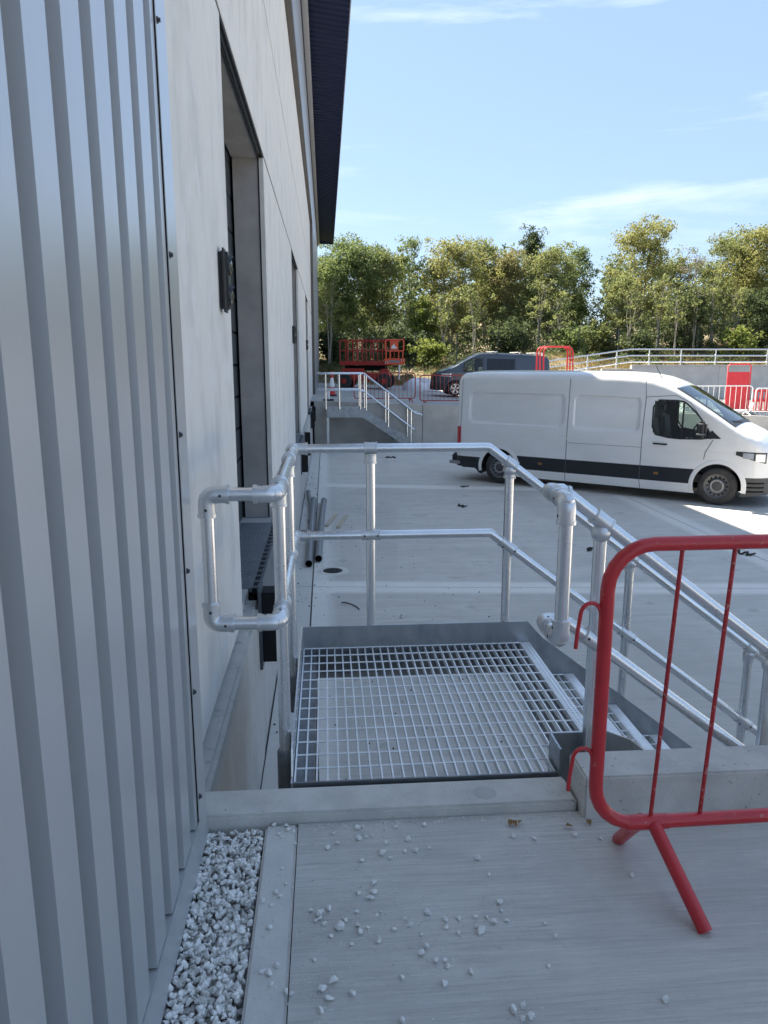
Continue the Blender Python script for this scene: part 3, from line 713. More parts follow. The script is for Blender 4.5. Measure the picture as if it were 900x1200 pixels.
def drop(mb, x, y, z, s, flat=False):
    vs, fs = STONES[rng.integers(12)]; M = rot_rand(rng) if not flat else np.array(Matrix.Rotation(rng.uniform(0, 6.28), 3, 'Z'))
    mb.add((vs * s) @ M.T + V(x, y, z), fs)
for lay, (z, n) in enumerate(((-.082, 1000), (-.060, 1200), (-.048, 1100))):
    for _ in range(n):
        s = rng.uniform(.007, .0155) * (1.25 if rng.random() < .15 else 1)
        drop(gm, rng.uniform(-.427, -.242), rng.uniform(.95, 2.37), z + rng.uniform(-.006, .006), s)
gv = part(gm, 'white_gravel', 'stone', smooth=0, normals=False); gv['kind'] = 'stuff'
tag(gv, 'bed of white angular gravel between the silver cladding and the concrete edging', 'gravel')
_fw = V(math.sin(YAW) * math.cos(PITCH), math.cos(YAW) * math.cos(PITCH), -math.sin(PITCH)); _rt = V(math.cos(YAW), -math.sin(YAW), 0); _up = np.cross(_rt, _fw)
def at(px, py, z):               # a spot seen in the photograph, as a point at height z
    d = _fw + _rt * ((px - 450) / 880) - _up * ((py - 600) / 880); return V(0, 0, H) + d * ((z - H) / d[2])
SP1 = [(352,65),(388,68),(375,100),(410,85),(415,118),(525,90),(538,118),(510,132),(598,75),(612,70),(600,105),(622,100),(640,95),(678,78),(710,72),(745,108),(680,118),(673,150),(767,140),(808,132),(792,65),(610,170),(735,142),(695,162),(645,235),(645,262),(635,280),(376,192),(388,238),(358,262),(372,275),(345,300),(320,288),(340,366),(460,315),(485,325),(475,345),(500,355),(520,390),(560,345),(545,365),(600,358),(628,365),(603,378),(655,330),(595,318),(515,312),(660,405),(580,415),(705,370),(737,340),(752,358),(803,322),(855,342),(895,338),(857,365),(893,383),(800,422),(785,440),(828,462),(852,460),(863,478),(725,512),(853,530),(785,385),(472,460),(525,525),(495,545),(515,575),(580,560),(488,610),(345,532),(320,495),(362,478),(340,500),(388,555),(405,560),(728,640),(600,265),(665,320),(395,80),(366,92),(486,338),(492,318)]
SP2 = [(50,163),(82,210),(115,292),(118,315),(42,335),(75,335),(95,350),(60,378),(45,362),(135,345),(248,352),(278,390),(30,495),(155,610),(183,595),(205,625),(182,632),(255,478),(502,212),(600,578),(215,105),(410,105),(335,95),(155,98)]
smesh = []
for k, (vs, fs) in enumerate(STONES):
    mb = MB(); mb.add(vs, fs); smesh.append(mb.mesh('loose_stone', 'stone', smooth=0, normals=False))
pts = [(180 + a / 2.5, 940 + b / 2.5) for a, b in SP1] + [(540 + a / 2.5, 940 + b / 2.5) for a, b in SP2]
for i, (a, b) in enumerate(pts):
    p = at(a, b, ZS + .006); s = rng.uniform(.0075, .0155) * (1.25 if i in (3, 19, 66, 40, 46, 84, 91, 97) else 1)
    o = link('loose_stone', smesh[int(rng.integers(12))], None, (p[0], p[1], ZS + s * .55)); o.scale = (s, s, s); o.rotation_euler = (rng.uniform(-.3, .3), rng.uniform(-.3, .3), rng.uniform(0, 6.28))
    tag(o, 'small white stone lying loose on the near concrete slab', 'stone', 'loose white stones on the slab')
cm = MB()
for i in range(1500):
    a, b = pts[int(rng.integers(len(pts)))]; p = at(a, b, ZS); x, y = p[0] + rng.normal() * .05, p[1] + rng.normal() * .05
    if x > -.225 and y < 2.375: drop(cm, x, y, ZS + .001, rng.uniform(.0008, .003))
for i in range(420):
    x = rng.uniform(-.1, 1.6); drop(cm, x, 2.378 - abs(rng.normal()) * .02, ZS + .001, rng.uniform(.001, .0045))
o = part(cm, 'stone_crumbs', 'stone', smooth=0, normals=False); o['kind'] = 'stuff'; tag(o, 'fine stone crumbs scattered over the near slab', 'gravel')
# a few dead leaves against the kerb
for i, (a, b) in enumerate(((598, 966), (603, 967), (609, 965), (667, 970), (690, 966))):
    p = at(a, b, ZS + .004); m = MB()
    m.grid(lambda u, v: (.018 * (u - .5), .03 * (v - .5) * (1 - abs(2 * u - 1) * .8), .004 + .012 * abs(u - .5) + .006 * v), 4, 4)
    o = part(m, 'dead_leaf', 'leaf_litter'); o.location = p; o.rotation_euler.z = rng.uniform(0, 6)
    tag(o, 'curled brown dead leaf lying against the kerb', 'leaf', 'dead leaves along the kerb')

# ================================================================== SMALL THINGS IN THE YARD
def pipe(label, a, b, r=.052, bend=0):
    a, b = V(*a), V(*b); mid = (a + b) / 2 + V(bend, 0, 0)
    P = [a * (1 - t) ** 2 + 2 * mid * t * (1 - t) + b * t * t for t in np.linspace(0, 1, 9)]
    t = thing('plastic_pipe', label, 'pipe', tuple(a), group='grey plastic pipes by the dock wall')
    part(MB().tube(P, r, 16, caps=False), 'pipe_wall', 'pvc_grey', t, smooth=50, normals=False)
    part(MB().tube(P, r - .005, 16, caps=False), 'bore', 'black_void', t, smooth=50)
    d = unit(P[1] - P[0]); part(MB().lathe([(r, 0), (r, -.002), (r - .005, -.002), (r - .005, 0)], P[0], d, 16), 'pipe_end', 'pvc_grey', t)
    part(MB().lathe([(r + .006, 0), (r + .006, .09), (r, .10)], P[-1] - unit(P[-1] - P[-2]) * .1, unit(P[-1] - P[-2]), 16), 'pipe_collar', 'pvc_grey', t, smooth=40)
pipe('left long grey plastic pipe lying along the dock wall', (-.262, 9.85, -1.147), (-.27, 14.6, -1.147))
pipe('right long grey plastic pipe lying on the yard joint', (-.135, 10.1, -1.147), (-.065, 14.5, -1.147), bend=-.02)
pipe('thin bent grey pipe end against the dock wall', (-.30, 12.6, -1.16), (-.40, 15.6, -1.16), .035, .06)
for k, (a, b) in enumerate((((383, 616), (393, 603)), ((396, 618), (406, 604)))):
    p, q = at(*a, -1.18), at(*b, -1.18); m = MB(); m.bar(p, q, .06, .035); o = part(m, 'timber_batten', 'timber', bevel=.003)
    tag(o, ['left', 'right'][k] + ' of two short pale timber battens lying on the yard', 'batten', 'timber battens on the yard')
p = at(390, 669, -1.2)
t = thing('gully_cover', 'small dark gully grate set in a pale round patch of the yard', 'drain cover', tuple(p))
part(MB().lathe([(0, .004), (.20, .004), (.215, .0005)], p, (0, 0, 1), 28), 'surround', 'edging_concrete', t)
part(MB().lathe([(0, .0065), (.128, .0065), (.132, .004)], p, (0, 0, 1), 24), 'grate_frame', 'debris', t)
for i in range(5): part(MB().box(p[0] - .08, p[0] + .08, p[1] - .085 + i * .04, p[1] - .068 + i * .04, -1.1933, -1.190), 'grate_bar', 'rubber', t)
def scrap(px, py, s, label):
    p = at(px, py, zyard(12)); m = MB(); n = 9
    P = [(s * (i / (n - 1) - .5), s * .22 * math.sin(i * 1.7 + px), .01 + s * .10 * abs(math.sin(i * .9 + px))) for i in range(n)]
    m.tube(P, [s * .05] + [s * .07 * (1 + .25 * math.sin(i * 1.3 + px)) for i in range(1, n - 1)] + [s * .03], 7)
    o = part(m, 'rubber_scrap', 'debris'); o.location = p; o.rotation_euler.z = px * .37
    tag(o, label, 'debris', 'dark scraps lying on the yard')
scrap(544, 571, .20, 'curled black scrap on the yard just left of the white van rear wheel')
scrap(541, 594, .22, 'curled black scrap on the yard behind the middle rail post')
scrap(458, 537, .30, 'flat black scrap on the yard behind the top rail')
scrap(691, 645, .18, 'black scrap on the yard seen beside the loop rail post')
scrap(872, 650, .26, 'thin dark scrap on the yard seen through the red barrier')
m = MB(); P = [at(a, b, -1.19) for a, b in ((400, 706), (405, 706), (412, 708), (418, 711), (421, 714))]; m.tube(P, .006, 6)
o = part(m, 'wire_offcut', 'debris'); tag(o, 'thin dark wire offcut curving on the yard near the platform', 'wire')
dm = MB()
for i in range(260):
    x = -.2 + abs(rng.normal()) * 1.0; y = rng.uniform(4, 15); drop(dm, x, y, -1.195, rng.uniform(.003, .011))
for i in range(120): drop(dm, rng.uniform(-.44, -.15), rng.uniform(3, 20), -1.195, rng.uniform(.004, .016))
o = part(dm, 'yard_grit', 'debris', smooth=0, normals=False); o['kind'] = 'stuff'; tag(o, 'dark grit and crumbs on the yard near the dock wall', 'grit')

# ================================================================== VANS
def in_poly(x, z, P):
    c = False; n = len(P)
    for i in range(n):
        x1, z1 = P[i]; x2, z2 = P[(i + 1) % n]
        if (z1 > z) != (z2 > z) and x < (x2 - x1) * (z - z1) / (z2 - z1) + x1: c = not c
    return c
def smooth_poly(P, it=2):
    for _ in range(it):
        Q = []
        for i in range(len(P)):
            a, b = V(*P[i]), V(*P[(i + 1) % len(P)]); Q += [tuple(a * .8 + b * .2), tuple(a * .2 + b * .8)]
        P = Q
    return P
def dense(P, st=.06):
    Q = []
    for i in range(len(P)):
        a, b = V(*P[i]), V(*P[(i + 1) % len(P)]); k = max(1, int(np.linalg.norm(b - a) / st))
        Q += [tuple(a + (b - a) * j / k) for j in range(k)]
    return Q
class Van:
    def __init__(s, root, top, plan, zb, breaks, rnd, tumble, belt, paint, wheels, ra, press=(), crown=.05, ns=210, nz=42):
        s.root, s.paint, s.wheels, s.ra, s.press, s.belt, s.tum = root, paint, wheels, ra, press, belt, tumble
        s.tx, s.tz = zip(*top); s.px, s.py = zip(*plan); s.zb0 = zb; s.rnd = rnd; s.breaks = breaks; s.crown = crown
        s.ns, s.nz = ns, nz; s.x0, s.x1 = top[0][0], top[-1][0]
    def zt(s, x): return float(np.interp(x, s.tx, s.tz))
    def zb(s, x): return float(np.interp(x, *zip(*s.zb0)))
    def hw(s, x, z):
        w = float(np.interp(x, s.px, s.py)); zt = s.zt(x); r = min(float(np.interp(x, *zip(*s.rnd))), max(.02, zt - s.zb(x)))
        if z > s.belt: w -= s.tum * (z - s.belt)
        w -= .05 * max(0, (.45 - z) / .45) ** 2 + .012 * math.cos((z - 1.0) * 1.2) * 0
        d = max(0.0, zt - z)
        if d < r: w -= r - math.sqrt(max(0, r * r - (r - d) ** 2))
        for (a, b, c, e, dep, rad) in s.press:
            qx = abs(x - (a + b) / 2) - (b - a) / 2 + rad; qz = abs(z - (c + e) / 2) - (e - c) / 2 + rad
            sd_ = min(max(qx, qz), 0) + math.hypot(max(qx, 0), max(qz, 0)) - rad
            k = min(1, max(0, -sd_ / .028 + .5)); w -= dep * k * k * (3 - 2 * k)
        return max(w, .02)
    def build(s, holes, screen, classes):
        """holes: side window polygons; screen: (xa, xb, ymax factor) removed from the roof strip; classes: fn(x,z,top)->part name"""
        xs = np.linspace(s.x0, s.x1, s.ns + 1); xs = np.unique(np.concatenate([xs, s.x1 - (s.x1 - s.x0) * .02 * (1 - np.linspace(0, 1, 12)) ** 2]))
        nr = 12; cols = []; br = s.breaks
        for x in xs:
            zt, zb = s.zt(x), s.zb(x); r = min(float(np.interp(x, *zip(*s.rnd))), zt - zb)
            lv = [zb + (br[0] - zb) * k / 4 for k in range(4)]
            for a, b in zip(br[:-1], br[1:]): lv += [a + (b - a) * k / 5 for k in range(5)]
            top0 = max(br[-1] + .02, zt - r); lv += [br[-1] + (top0 - br[-1]) * k / s.nz for k in range(s.nz)]
            lv += [top0 + (zt - top0) * math.sin(PI / 2 * k / 8) for k in range(9)]
            lv = [min(v, zt) for v in lv]
            side = [(x, s.hw(x, z), z) for z in lv]; wt = side[-1][1]
            roof = [(x, wt * (1 - k / nr), zt + s.crown * min(1, wt) * (1 - (1 - k / nr) ** 2)) for k in range(1, nr + 1)]
            cols.append(side + roof)
        n = len(cols[0]); nside = n - nr
        parts = {}
        def emit(name, quad):
            P = parts.setdefault(name, ({}, [], [])); idx = []
            for key in quad:
                if key not in P[0]: P[0][key] = len(P[1]); P[1].append(key)
                idx.append(P[0][key])
            P[2].append(tuple(idx))
        dead = set()
        for i in range(len(xs) - 1):
            for j in range(n - 1):
                a, b, c, d = cols[i][j], cols[i + 1][j], cols[i + 1][j + 1], cols[i][j + 1]
                cx_ = (a[0] + b[0] + c[0] + d[0]) / 4; cz = (a[2] + b[2] + c[2] + d[2]) / 4; cy_ = (a[1] + b[1] + c[1] + d[1]) / 4
                if abs(a[2] - d[2]) < 1e-6 and abs(b[2] - c[2]) < 1e-6 and j < nside - 1: continue
                if j < nside - 1:
                    if any(math.hypot(cx_ - wx, cz - wz) < s.ra for wx, wz in s.wheels): dead.add((i, j)); continue
                    if any(in_poly(cx_, cz, h) for h in holes): continue
                else:
                    if screen and screen[0] < cx_ < screen[1] and cy_ < screen[2]: continue
                nm = classes(cx_, cz, j >= nside - 1)
                emit(nm, ((i, j), (i + 1, j), (i + 1, j + 1), (i, j + 1)))
        # pull the ragged wheel-arch border onto the circle
        snap = {}
        for (i, j) in dead:
            for key in ((i, j), (i + 1, j), (i + 1, j + 1), (i, j + 1)): snap[key] = 1
        for key in list(snap):
            p = cols[key[0]][key[1]]
            for wx, wz in s.wheels:
                dx, dz = p[0] - wx, p[2] - wz; r = math.hypot(dx, dz)
                if r < s.ra * 1.18 and r > 1e-6:
                    X, Z = wx + dx / r * s.ra, wz + dz / r * s.ra; snap[key] = (X, s.hw(X, Z), Z)
        out = {}
        for nm, (mp, keys, fs) in parts.items():
            mb = MB()
            for sgn in (1, -1):
                vs = []
                for k in keys:
                    p = snap.get(k) if isinstance(snap.get(k), tuple) else cols[k[0]][k[1]]
                    vs.append((p[0], sgn * p[1], p[2]))
                mb.add(vs, fs if sgn < 0 else [f[::-1] for f in fs])
            if nm == 'body':            # rear wall and nose cap
                for ci in (0, len(xs) - 1):
                    c = cols[ci]; ring = [(p[0], p[1], p[2]) for p in c] + [(p[0], -p[1], p[2]) for p in c[::-1][1:]]
                    mb.add(ring, [tuple(range(len(ring)))])
            if nm in ('side_strip', 'rear_bumper'):
                h = len(mb.v) // 2; hf = len(mb.f) // 2; out[nm] = []
                for a in (0, 1):
                    q = MB(); q.v = mb.v[a * h:(a + 1) * h]; q.f = [tuple(i - a * h for i in f) for f in mb.f[a * hf:(a + 1) * hf]]; q.m = [0] * hf; out[nm].append(q)
            else: out[nm] = mb
        s.cols = cols; return out
    def patch(s, x0, x1, lo, hi, off=.005, nx=24, nzz=8, sides=(-1, 1)):
        mb = MB(); lo = lo if callable(lo) else (lambda x, v=lo: v); hi = hi if callable(hi) else (lambda x, v=hi: v)
        for sg in sides:
            def fn(u, v):
                x = x0 + (x1 - x0) * u; a, b = lo(x), min(hi(x), s.zt(x) - .001); z = a + (b - a) * v
                e = -.012 if (u in (0, 1) or v in (0, 1)) else 0
                return (x, sg * (s.hw(x, z) + off + e * 0), z)
            mb.grid(fn, nx, nzz)
        return mb
    def strip(s, P, w=.012, off=.003, sides=(-1, 1)):
        mb = MB()
        for sg in sides:
            for a, b in zip(P[:-1], P[1:]):
                a_, b_ = V(*a), V(*b); k = max(1, int(np.linalg.norm(b_ - a_) / .05)); d = unit(b_ - a_); nn = V(-d[1], d[0]) * w / 2
                for q in range(k):
                    p0 = a_ + (b_ - a_) * q / k; p1 = a_ + (b_ - a_) * (q + 1) / k
                    mb.add([(p[0], sg * (s.hw(p[0], p[1]) + off), p[1]) for p in (p0 - nn, p1 - nn, p1 + nn, p0 + nn)], [(0, 1, 2, 3)])
        return mb
    def pane(s, poly, off=.001, sg=-1, th=None):
        P = [(x, sg * (s.hw(x, z) + off), z) for x, z in poly]
        mb = MB(); c = np.mean(np.array(P), axis=0); mb.add([tuple(c)] + P, [(0, i + 1, (i + 1) % len(P) + 1) for i in range(len(P))]); return mb
    def gasket(s, poly, w=.03, off=.004, sg=-1):
        n = len(poly); c = np.mean(np.array(poly), axis=0); Q = []
        ar = sum(poly[i][0] * poly[(i + 1) % n][1] - poly[(i + 1) % n][0] * poly[i][1] for i in range(n)); o = 1 if ar > 0 else -1
        for i in range(n):
            d = unit(V(*poly[(i + 1) % n]) - V(*poly[i - 1])); Q.append((V(*poly[i]) + V(d[1], -d[0]) * o * w, V(*poly[i]) - V(d[1], -d[0]) * o * w * .4))
        mb = MB(); vs = []
        for a, b in Q: vs += [(a[0], sg * (s.hw(a[0], a[1]) + off), a[1]), (b[0], sg * (s.hw(b[0], b[1]) + off), b[1])]
        mb.add(vs, [(2 * i, 2 * ((i + 1) % n), 2 * ((i + 1) % n) + 1, 2 * i + 1) for i in range(n)]); return mb
    def arch(s, w=.07, off=.014):
        for wx, wz in s.wheels:
            for sg in (-1, 1):
                mb = MB()
                def fn(u, v):
                    a = R(-12 + 204 * u); rr = s.ra - .004 + w * v; x = wx + rr * math.cos(a); z = max(wz + rr * math.sin(a), s.zb(x) + .01)
                    return (x, sg * (s.hw(x, z) + off * (1 - v ** 2) + .002), z)
                mb.grid(fn, 30, 4); part(mb, 'arch_flare', s.paint, s.root, local=True, smooth=60)
                mb = MB()
                def fn2(u, v):
                    a = R(-20 + 220 * u); x = wx + s.ra * math.cos(a); z = wz + s.ra * math.sin(a)
                    return (x, sg * (s.hw(x, z) + .004 - .42 * v), z)
                mb.grid(fn2, 26, 2)
                part(mb, 'arch_liner', 'trim_black', s.root, local=True)
def wheel(root, x, y, sg, r, w, kind):
    """sg: side the face points to"""
    c = (x, y, r); ax = (0, sg, 0)
    t = part(MB().lathe([(r * .64, -w / 2), (r * .86, -w / 2), (r * .97, -w * .40), (r, -w * .28), (r, w * .28), (r * .97, w * .40), (r * .86, w / 2), (r * .66, w / 2 - .006), (r * .64, w / 2 - .02)], c, ax, 40), 'tyre', 'tyre', root, local=True, smooth=45)
    if kind == 'steel':
        part(MB().lathe([(r * .655, w / 2 - .012), (r * .62, w / 2 - .02), (r * .58, w / 2 - .055), (r * .42, w / 2 - .075), (r * .33, w / 2 - .03), (0, w / 2 - .03)], c, ax, 36), 'rim', 'steel_rim', t, local=True, smooth=35)
        m = MB()
        for k in range(14):
            a = 2 * PI * k / 14; p = V(x + r * .5 * math.cos(a), y + sg * (w / 2 - .060), r + r * .5 * math.sin(a)); m.lathe([(.018, 0), (.018, .004), (0, .004)], p, ax, 8)
        part(m, 'vent_hole', 'black_void', t, local=True)
        part(MB().lathe([(r * .36, w / 2 - .045), (r * .36, w / 2 - .018), (r * .31, w / 2 - .010), (r * .27, w / 2 - .016), (r * .25, w / 2 - .022)], c, ax, 30), 'hub_ring', 'hub_grey', t, local=True, smooth=35)
        part(MB().lathe([(r * .26, w / 2 - .02), (r * .2, w / 2 - .012), (0, w / 2 - .010)], c, ax, 24), 'hub_cap', 'bumper_grey', t, local=True, smooth=35)
    else:
        part(MB().lathe([(r * .66, w / 2 - .01), (r * .63, w / 2 - .006), (r * .60, w / 2 - .03), (r * .55, w / 2 - .09), (0, w / 2 - .09)], c, ax, 30), 'rim', 'trim_black', t, local=True, smooth=35)
        m = MB()
        for k in range(5):
            for dd in (-.16, .16):
                a = 2 * PI * k / 5 + .3; e = a + dd
                m.bar((x + r * .1 * math.cos(a), y + sg * (w / 2 - .02), r + r * .1 * math.sin(a)), (x + r * .62 * math.cos(e), y + sg * (w / 2 - .012), r + r * .62 * math.sin(e)), .03, .03, (0, sg, 0))
        m.lathe([(r * .665, w / 2 - .012), (r * .665, w / 2 - .003), (r * .62, w / 2 - .003)], c, ax, 30)
        part(m, 'spoke', 'alloy', t, local=True)
    return t

def dark_inside(name):
    m = MAT[name]; t = m.node_tree; N = t.nodes; L = t.links; b = N['Principled BSDF']
    bf = N.new('ShaderNodeNewGeometry').outputs['Backfacing']; d = N.new('ShaderNodeBsdfDiffuse'); d.inputs['Color'].default_value = (.05, .05, .052, 1)
    ms = N.new('ShaderNodeMixShader'); L.new(bf, ms.inputs[0]); L.new(b.outputs[0], ms.inputs[1]); L.new(d.outputs[0], ms.inputs[2]); L.new(ms.outputs[0], N['Material Output'].inputs['Surface'])
dark_inside('van_white'); dark_inside('van_grey')

# ---- white panel van; local x points to its nose, x = 0 at the rear axle
vh = math.atan2(-.6365, .7713)
vp = V(3.908, 16.631, 0) + V(math.sin(vh), -math.cos(vh), 0) * -.93
wv = thing('white_van', 'long white high roof panel van with black side strip parked across the yard', 'van', (vp[0], vp[1], zyard(15.5) - .0))
wv.rotation_euler = (0, R(-.15), vh)
top = [(-1.16, 2.20), (-1.13, 2.34), (-1.08, 2.41), (-1.0, 2.445), (-.8, 2.465), (0, 2.475), (1.5, 2.475), (2.6, 2.46), (3.0, 2.43), (3.25, 2.385), (3.5, 2.29), (3.7, 2.19), (4.0, 2.01), (4.4, 1.755), (4.78, 1.50), (4.86, 1.452), (4.95, 1.415), (5.1, 1.35), (5.25, 1.265), (5.36, 1.16), (5.42, 1.06), (5.46, .93), (5.49, .80), (5.52, .60), (5.545, .40), (5.55, .30)]
plan = [(-1.16, .84), (-1.13, .90), (-1.06, .945), (-.95, .97), (-.5, .985), (2.5, .985), (3.6, .985), (4.5, .975), (4.9, .955), (5.1, .925), (5.25, .88), (5.36, .80), (5.44, .70), (5.50, .58), (5.55, .44)]
rnd = [(-1.16, .12), (-.9, .16), (2.8, .16), (3.3, .14), (3.8, .09), (4.8, .08), (4.95, .12), (5.3, .16), (5.5, .14), (5.55, .04)]
van = Van(wv, top, plan, [(-1.2, .33), (-.6, .30), (-.5, .19), (5.0, .19), (5.2, .21), (5.6, .25)], [.37, .56, .66], rnd, .055, 1.15, 'van_white', [(0, .36), (4.608, .36)], .435,
          press=((-1.05, 3.1, 2.07, 2.085, .006, .005), (-.78, 1.46, 1.36, 2.03, .034, .12), (1.70, 3.06, 1.33, 2.00, .034, .10), (-1.0, 3.10, 1.10, 1.125, .008, .01), (-.9, 5.0, 1.02, 1.045, .006, .01)))
wpoly = [(3.33, 1.96), (3.34, 1.31), (3.75, 1.235), (4.42, 1.265), (4.38, 1.40), (4.20, 1.67), (3.96, 1.90), (3.86, 1.955)]
wpoly_s = dense(smooth_poly(wpoly, 1), .08)
pm = van.build([wpoly], (3.72, 4.80, .78), lambda x, z, tp: 'bumper' if (x > 4.93 and z < .56) else ('rear_bumper' if (x < -.44 and z < .56) else ('side_strip' if (.44 < x < 4.17 and .37 < z < .66) else 'body')))
part(pm['body'], 'body', 'van_white', wv, local=True, weld=True, smooth=32)
part(pm['bumper'], 'front_bumper', 'bumper_grey', wv, local=True, weld=True, smooth=40)
for q in pm['rear_bumper']: part(q, 'bumper_corner', 'strip_black', wv, local=True, smooth=40)
for q in pm['side_strip']: part(q, 'side_strip', 'strip_black', wv, local=True, smooth=40)
m = MB(); m.box(-1.30, -1.12, -.86, .86, .34, .60); part(m, 'rear_step', 'strip_black', wv, local=True, bevel=.04)
part(MB().box(-1.31, -.75, -.955, -.92, .36, .44), 'step_reflector', 'hub_grey', wv, local=True, bevel=.01)
van.arch(.085, .016)
for x in (0, 4.608):
    for sg in (-1, 1): wheel(wv, x, sg * .855, sg, .36, .22, 'steel')
part(MB().box(-1.1, 5.2, -.7, .7, .26, .42), 'underbody', 'black_void', wv, local=True)
for sg in (-1, 1):
    pn = part(van.pane(wpoly_s, .000, sg), 'side_window', 'cab_glass', wv, local=True, smooth=60)
    part(van.gasket(wpoly_s, .022, .004, sg), 'window_seal', 'trim_black', pn, local=True, smooth=60)
    P = [(3.90, 1.945), (3.90, 1.25)]; part(van.strip(P, .035, .006, (sg,)), 'window_divider', 'trim_black', pn, local=True)
def wscr(u, v):
    x = 3.70 + 1.12 * u; wt = van.hw(x, van.zt(x)); y = (v * 2 - 1) * min(.80, wt - .01); return (x, y, van.zt(x) + van.crown * min(1, wt) * (1 - (y / wt) ** 2) + .004)
ws = part(MB().grid(wscr, 16, 14), 'windscreen', 'cab_glass', wv, local=True, smooth=60)
for v0, v1 in ((0, .07), (.93, 1)):
    part(MB().grid(lambda u, v: tuple(V(*wscr(u, v0 + (v1 - v0) * v)) + V(0, 0, .004)), 16, 2), 'screen_border', 'trim_black', ws, local=True, smooth=60)
part(MB().grid(lambda u, v: tuple(V(*wscr(.93 + .07 * u, v)) + V(0, 0, .004)), 2, 12), 'screen_border', 'trim_black', ws, local=True, smooth=60)
part(MB().tube([(4.80, -.1, 1.545), (4.72, -.5, 1.58), (4.66, -.72, 1.58)], .012, 6), 'wiper', 'trim_black', wv, local=True)
# cab interior
part(MB().box(3.02, 3.08, -.86, .86, .4, 2.3), 'bulkhead', 'bumper_grey', wv, local=True)
for y in (-.45, .45):
    m = MB(); m.box(3.25, 3.75, y - .26, y + .26, .85, 1.05); m.prism([(3.16, y - .25, 1.0), (3.32, y - .25, 1.0), (3.22, y - .25, 1.62), (3.10, y - .25, 1.62)], (0, .5, 0)); m.box(3.08, 3.18, y - .13, y + .13, 1.64, 1.84)
    part(m, 'seat', 'bumper_grey', wv, local=True, bevel=.05)
m = MB(); m.prism([(4.2, -.84, .6), (4.75, -.84, .6), (4.75, -.84, 1.38), (4.35, -.84, 1.33), (4.2, -.84, 1.1)], (0, 1.68, 0)); part(m, 'dashboard', 'trim_black', wv, local=True)
m = MB(); c = V(4.0, -.45, 1.30); m.tube([c + .2 * (math.cos(a) * V(0, 1, 0) + math.sin(a) * V(.35, 0, .94)) for a in np.linspace(0, 2 * PI, 21)[:-1]], .016, 8, closed=True); m.bar(c + V(0, -.19, 0), c + V(0, .19, 0), .03, .05); part(m, 'steering_wheel', 'trim_black', wv, local=True)
part(MB().box(3.2, 4.5, -.9, .9, .4, .55), 'cab_floor', 'trim_black', wv, local=True)
# seams, handles, lamps, mirror, aerial, reflectors
S = lambda P, w=.013: [part(van.strip(P, w, .003, (sg,)), 'panel_seam', 'seam', wv, local=True) for sg in (-1, 1)]
S([(1.58, 2.36), (1.57, .20)]); S([(3.17, 2.02), (3.15, 1.4), (3.14, .36), (3.16, .2)]); S([(4.48, 1.24), (4.36, 1.0), (4.34, .86)]); S([(3.17, 2.02), (3.75, 2.06), (4.02, 1.93), (4.47, 1.32)], .010)
S([(-1.0, 2.30), (-1.02, .62)], .010); S([(3.14, 2.32), (3.17, 2.02)], .010); S([(1.60, 1.02), (3.14, 1.02)], .007)
for sg in (-1, 1):
    m = MB(); m.tube([(3.38, sg * (van.hw(3.38, 1.10) + .01), 1.115), (3.42, sg * (van.hw(3.4, 1.1) + .035), 1.115), (3.60, sg * (van.hw(3.6, 1.1) + .035), 1.11), (3.64, sg * (van.hw(3.64, 1.1) + .01), 1.11)], .017, 8); part(m, 'door_handle', 'trim_black', wv, local=True, smooth=60)
    part(van.patch(-1.15, -1.0, .70, 1.24, .006, 6, 8, (sg,)), 'tail_lamp', 'lamp_red', wv, local=True, smooth=60)
    hl = part(van.patch(4.90, 5.40, lambda x: .98 - .15 * (x - 4.9) / .5, lambda x: 1.05 - .03 * (x - 4.9), .006, 18, 6, (sg,)), 'headlight', 'trim_black', wv, local=True, smooth=60)
    part(van.patch(5.02, 5.20, lambda x: .94 - .1 * (x - 4.9), lambda x: 1.03 - .03 * (x - 4.9), .010, 8, 4, (sg,)), 'lamp_unit', 'lamp_clear', hl, local=True, smooth=60)
    part(van.patch(5.23, 5.38, lambda x: .90 - .08 * (x - 4.9), lambda x: 1.02 - .03 * (x - 4.9), .010, 8, 4, (sg,)), 'lamp_unit', 'lamp_clear', hl, local=True, smooth=60)
    mm = MB(); w0 = van.hw(4.3, 1.3); mm.box(4.22, 4.38, *sorted((sg * (w0 + .06), sg * (w0 + .28))), 1.26, 1.60); mi = part(mm, 'mirror', 'trim_black', wv, local=True, bevel=.05, seg=3)
    part(MB().box(4.26, 4.36, *sorted((sg * (w0 - .02), sg * (w0 + .10))), 1.27, 1.36), 'mirror_arm', 'trim_black', mi, local=True, bevel=.02)
    part(MB().box(4.225, 4.375, *sorted((sg * (w0 + .09), sg * (w0 + .285))), 1.345, 1.372), 'indicator', 'hub_grey', mi, local=True)
    tri = [(4.30, 1.255), (4.62, 1.27), (4.45, 1.42)]; part(van.pane(dense(tri, .05), .006, sg), 'corner_trim', 'trim_black', wv, local=True)
    for x in (.95, 3.42): part(van.patch(x, x + .09, .50, .55, .005, 3, 2, (sg,)), 'side_marker', 'amber', wv, local=True)
part(MB().tube([(3.35, -.55, 2.37), (3.22, -.58, 2.62)], .008, 6), 'aerial', 'trim_black', wv, local=True)
def grille(u, v):
    y = (u * 2 - 1) * .52; z = .64 + .26 * v; x = float(np.interp(-z, [-t[1] for t in top[-10:]], [t[0] for t in top[-10:]])); return (x + .012, y, z)
part(MB().grid(grille, 14, 6), 'grille', 'trim_black', wv, local=True, smooth=60)
for z in (.70, .77, .84): part(MB().bar((5.50, -.5, z), (5.50, .5, z), .05, .012), 'grille_bar', 'hub_grey', wv, local=True)
for z in (.30, .38, .46): part(van.strip([(5.12, z), (5.40, z)], .03, .006), 'bumper_slot', 'black_void', wv, local=True)

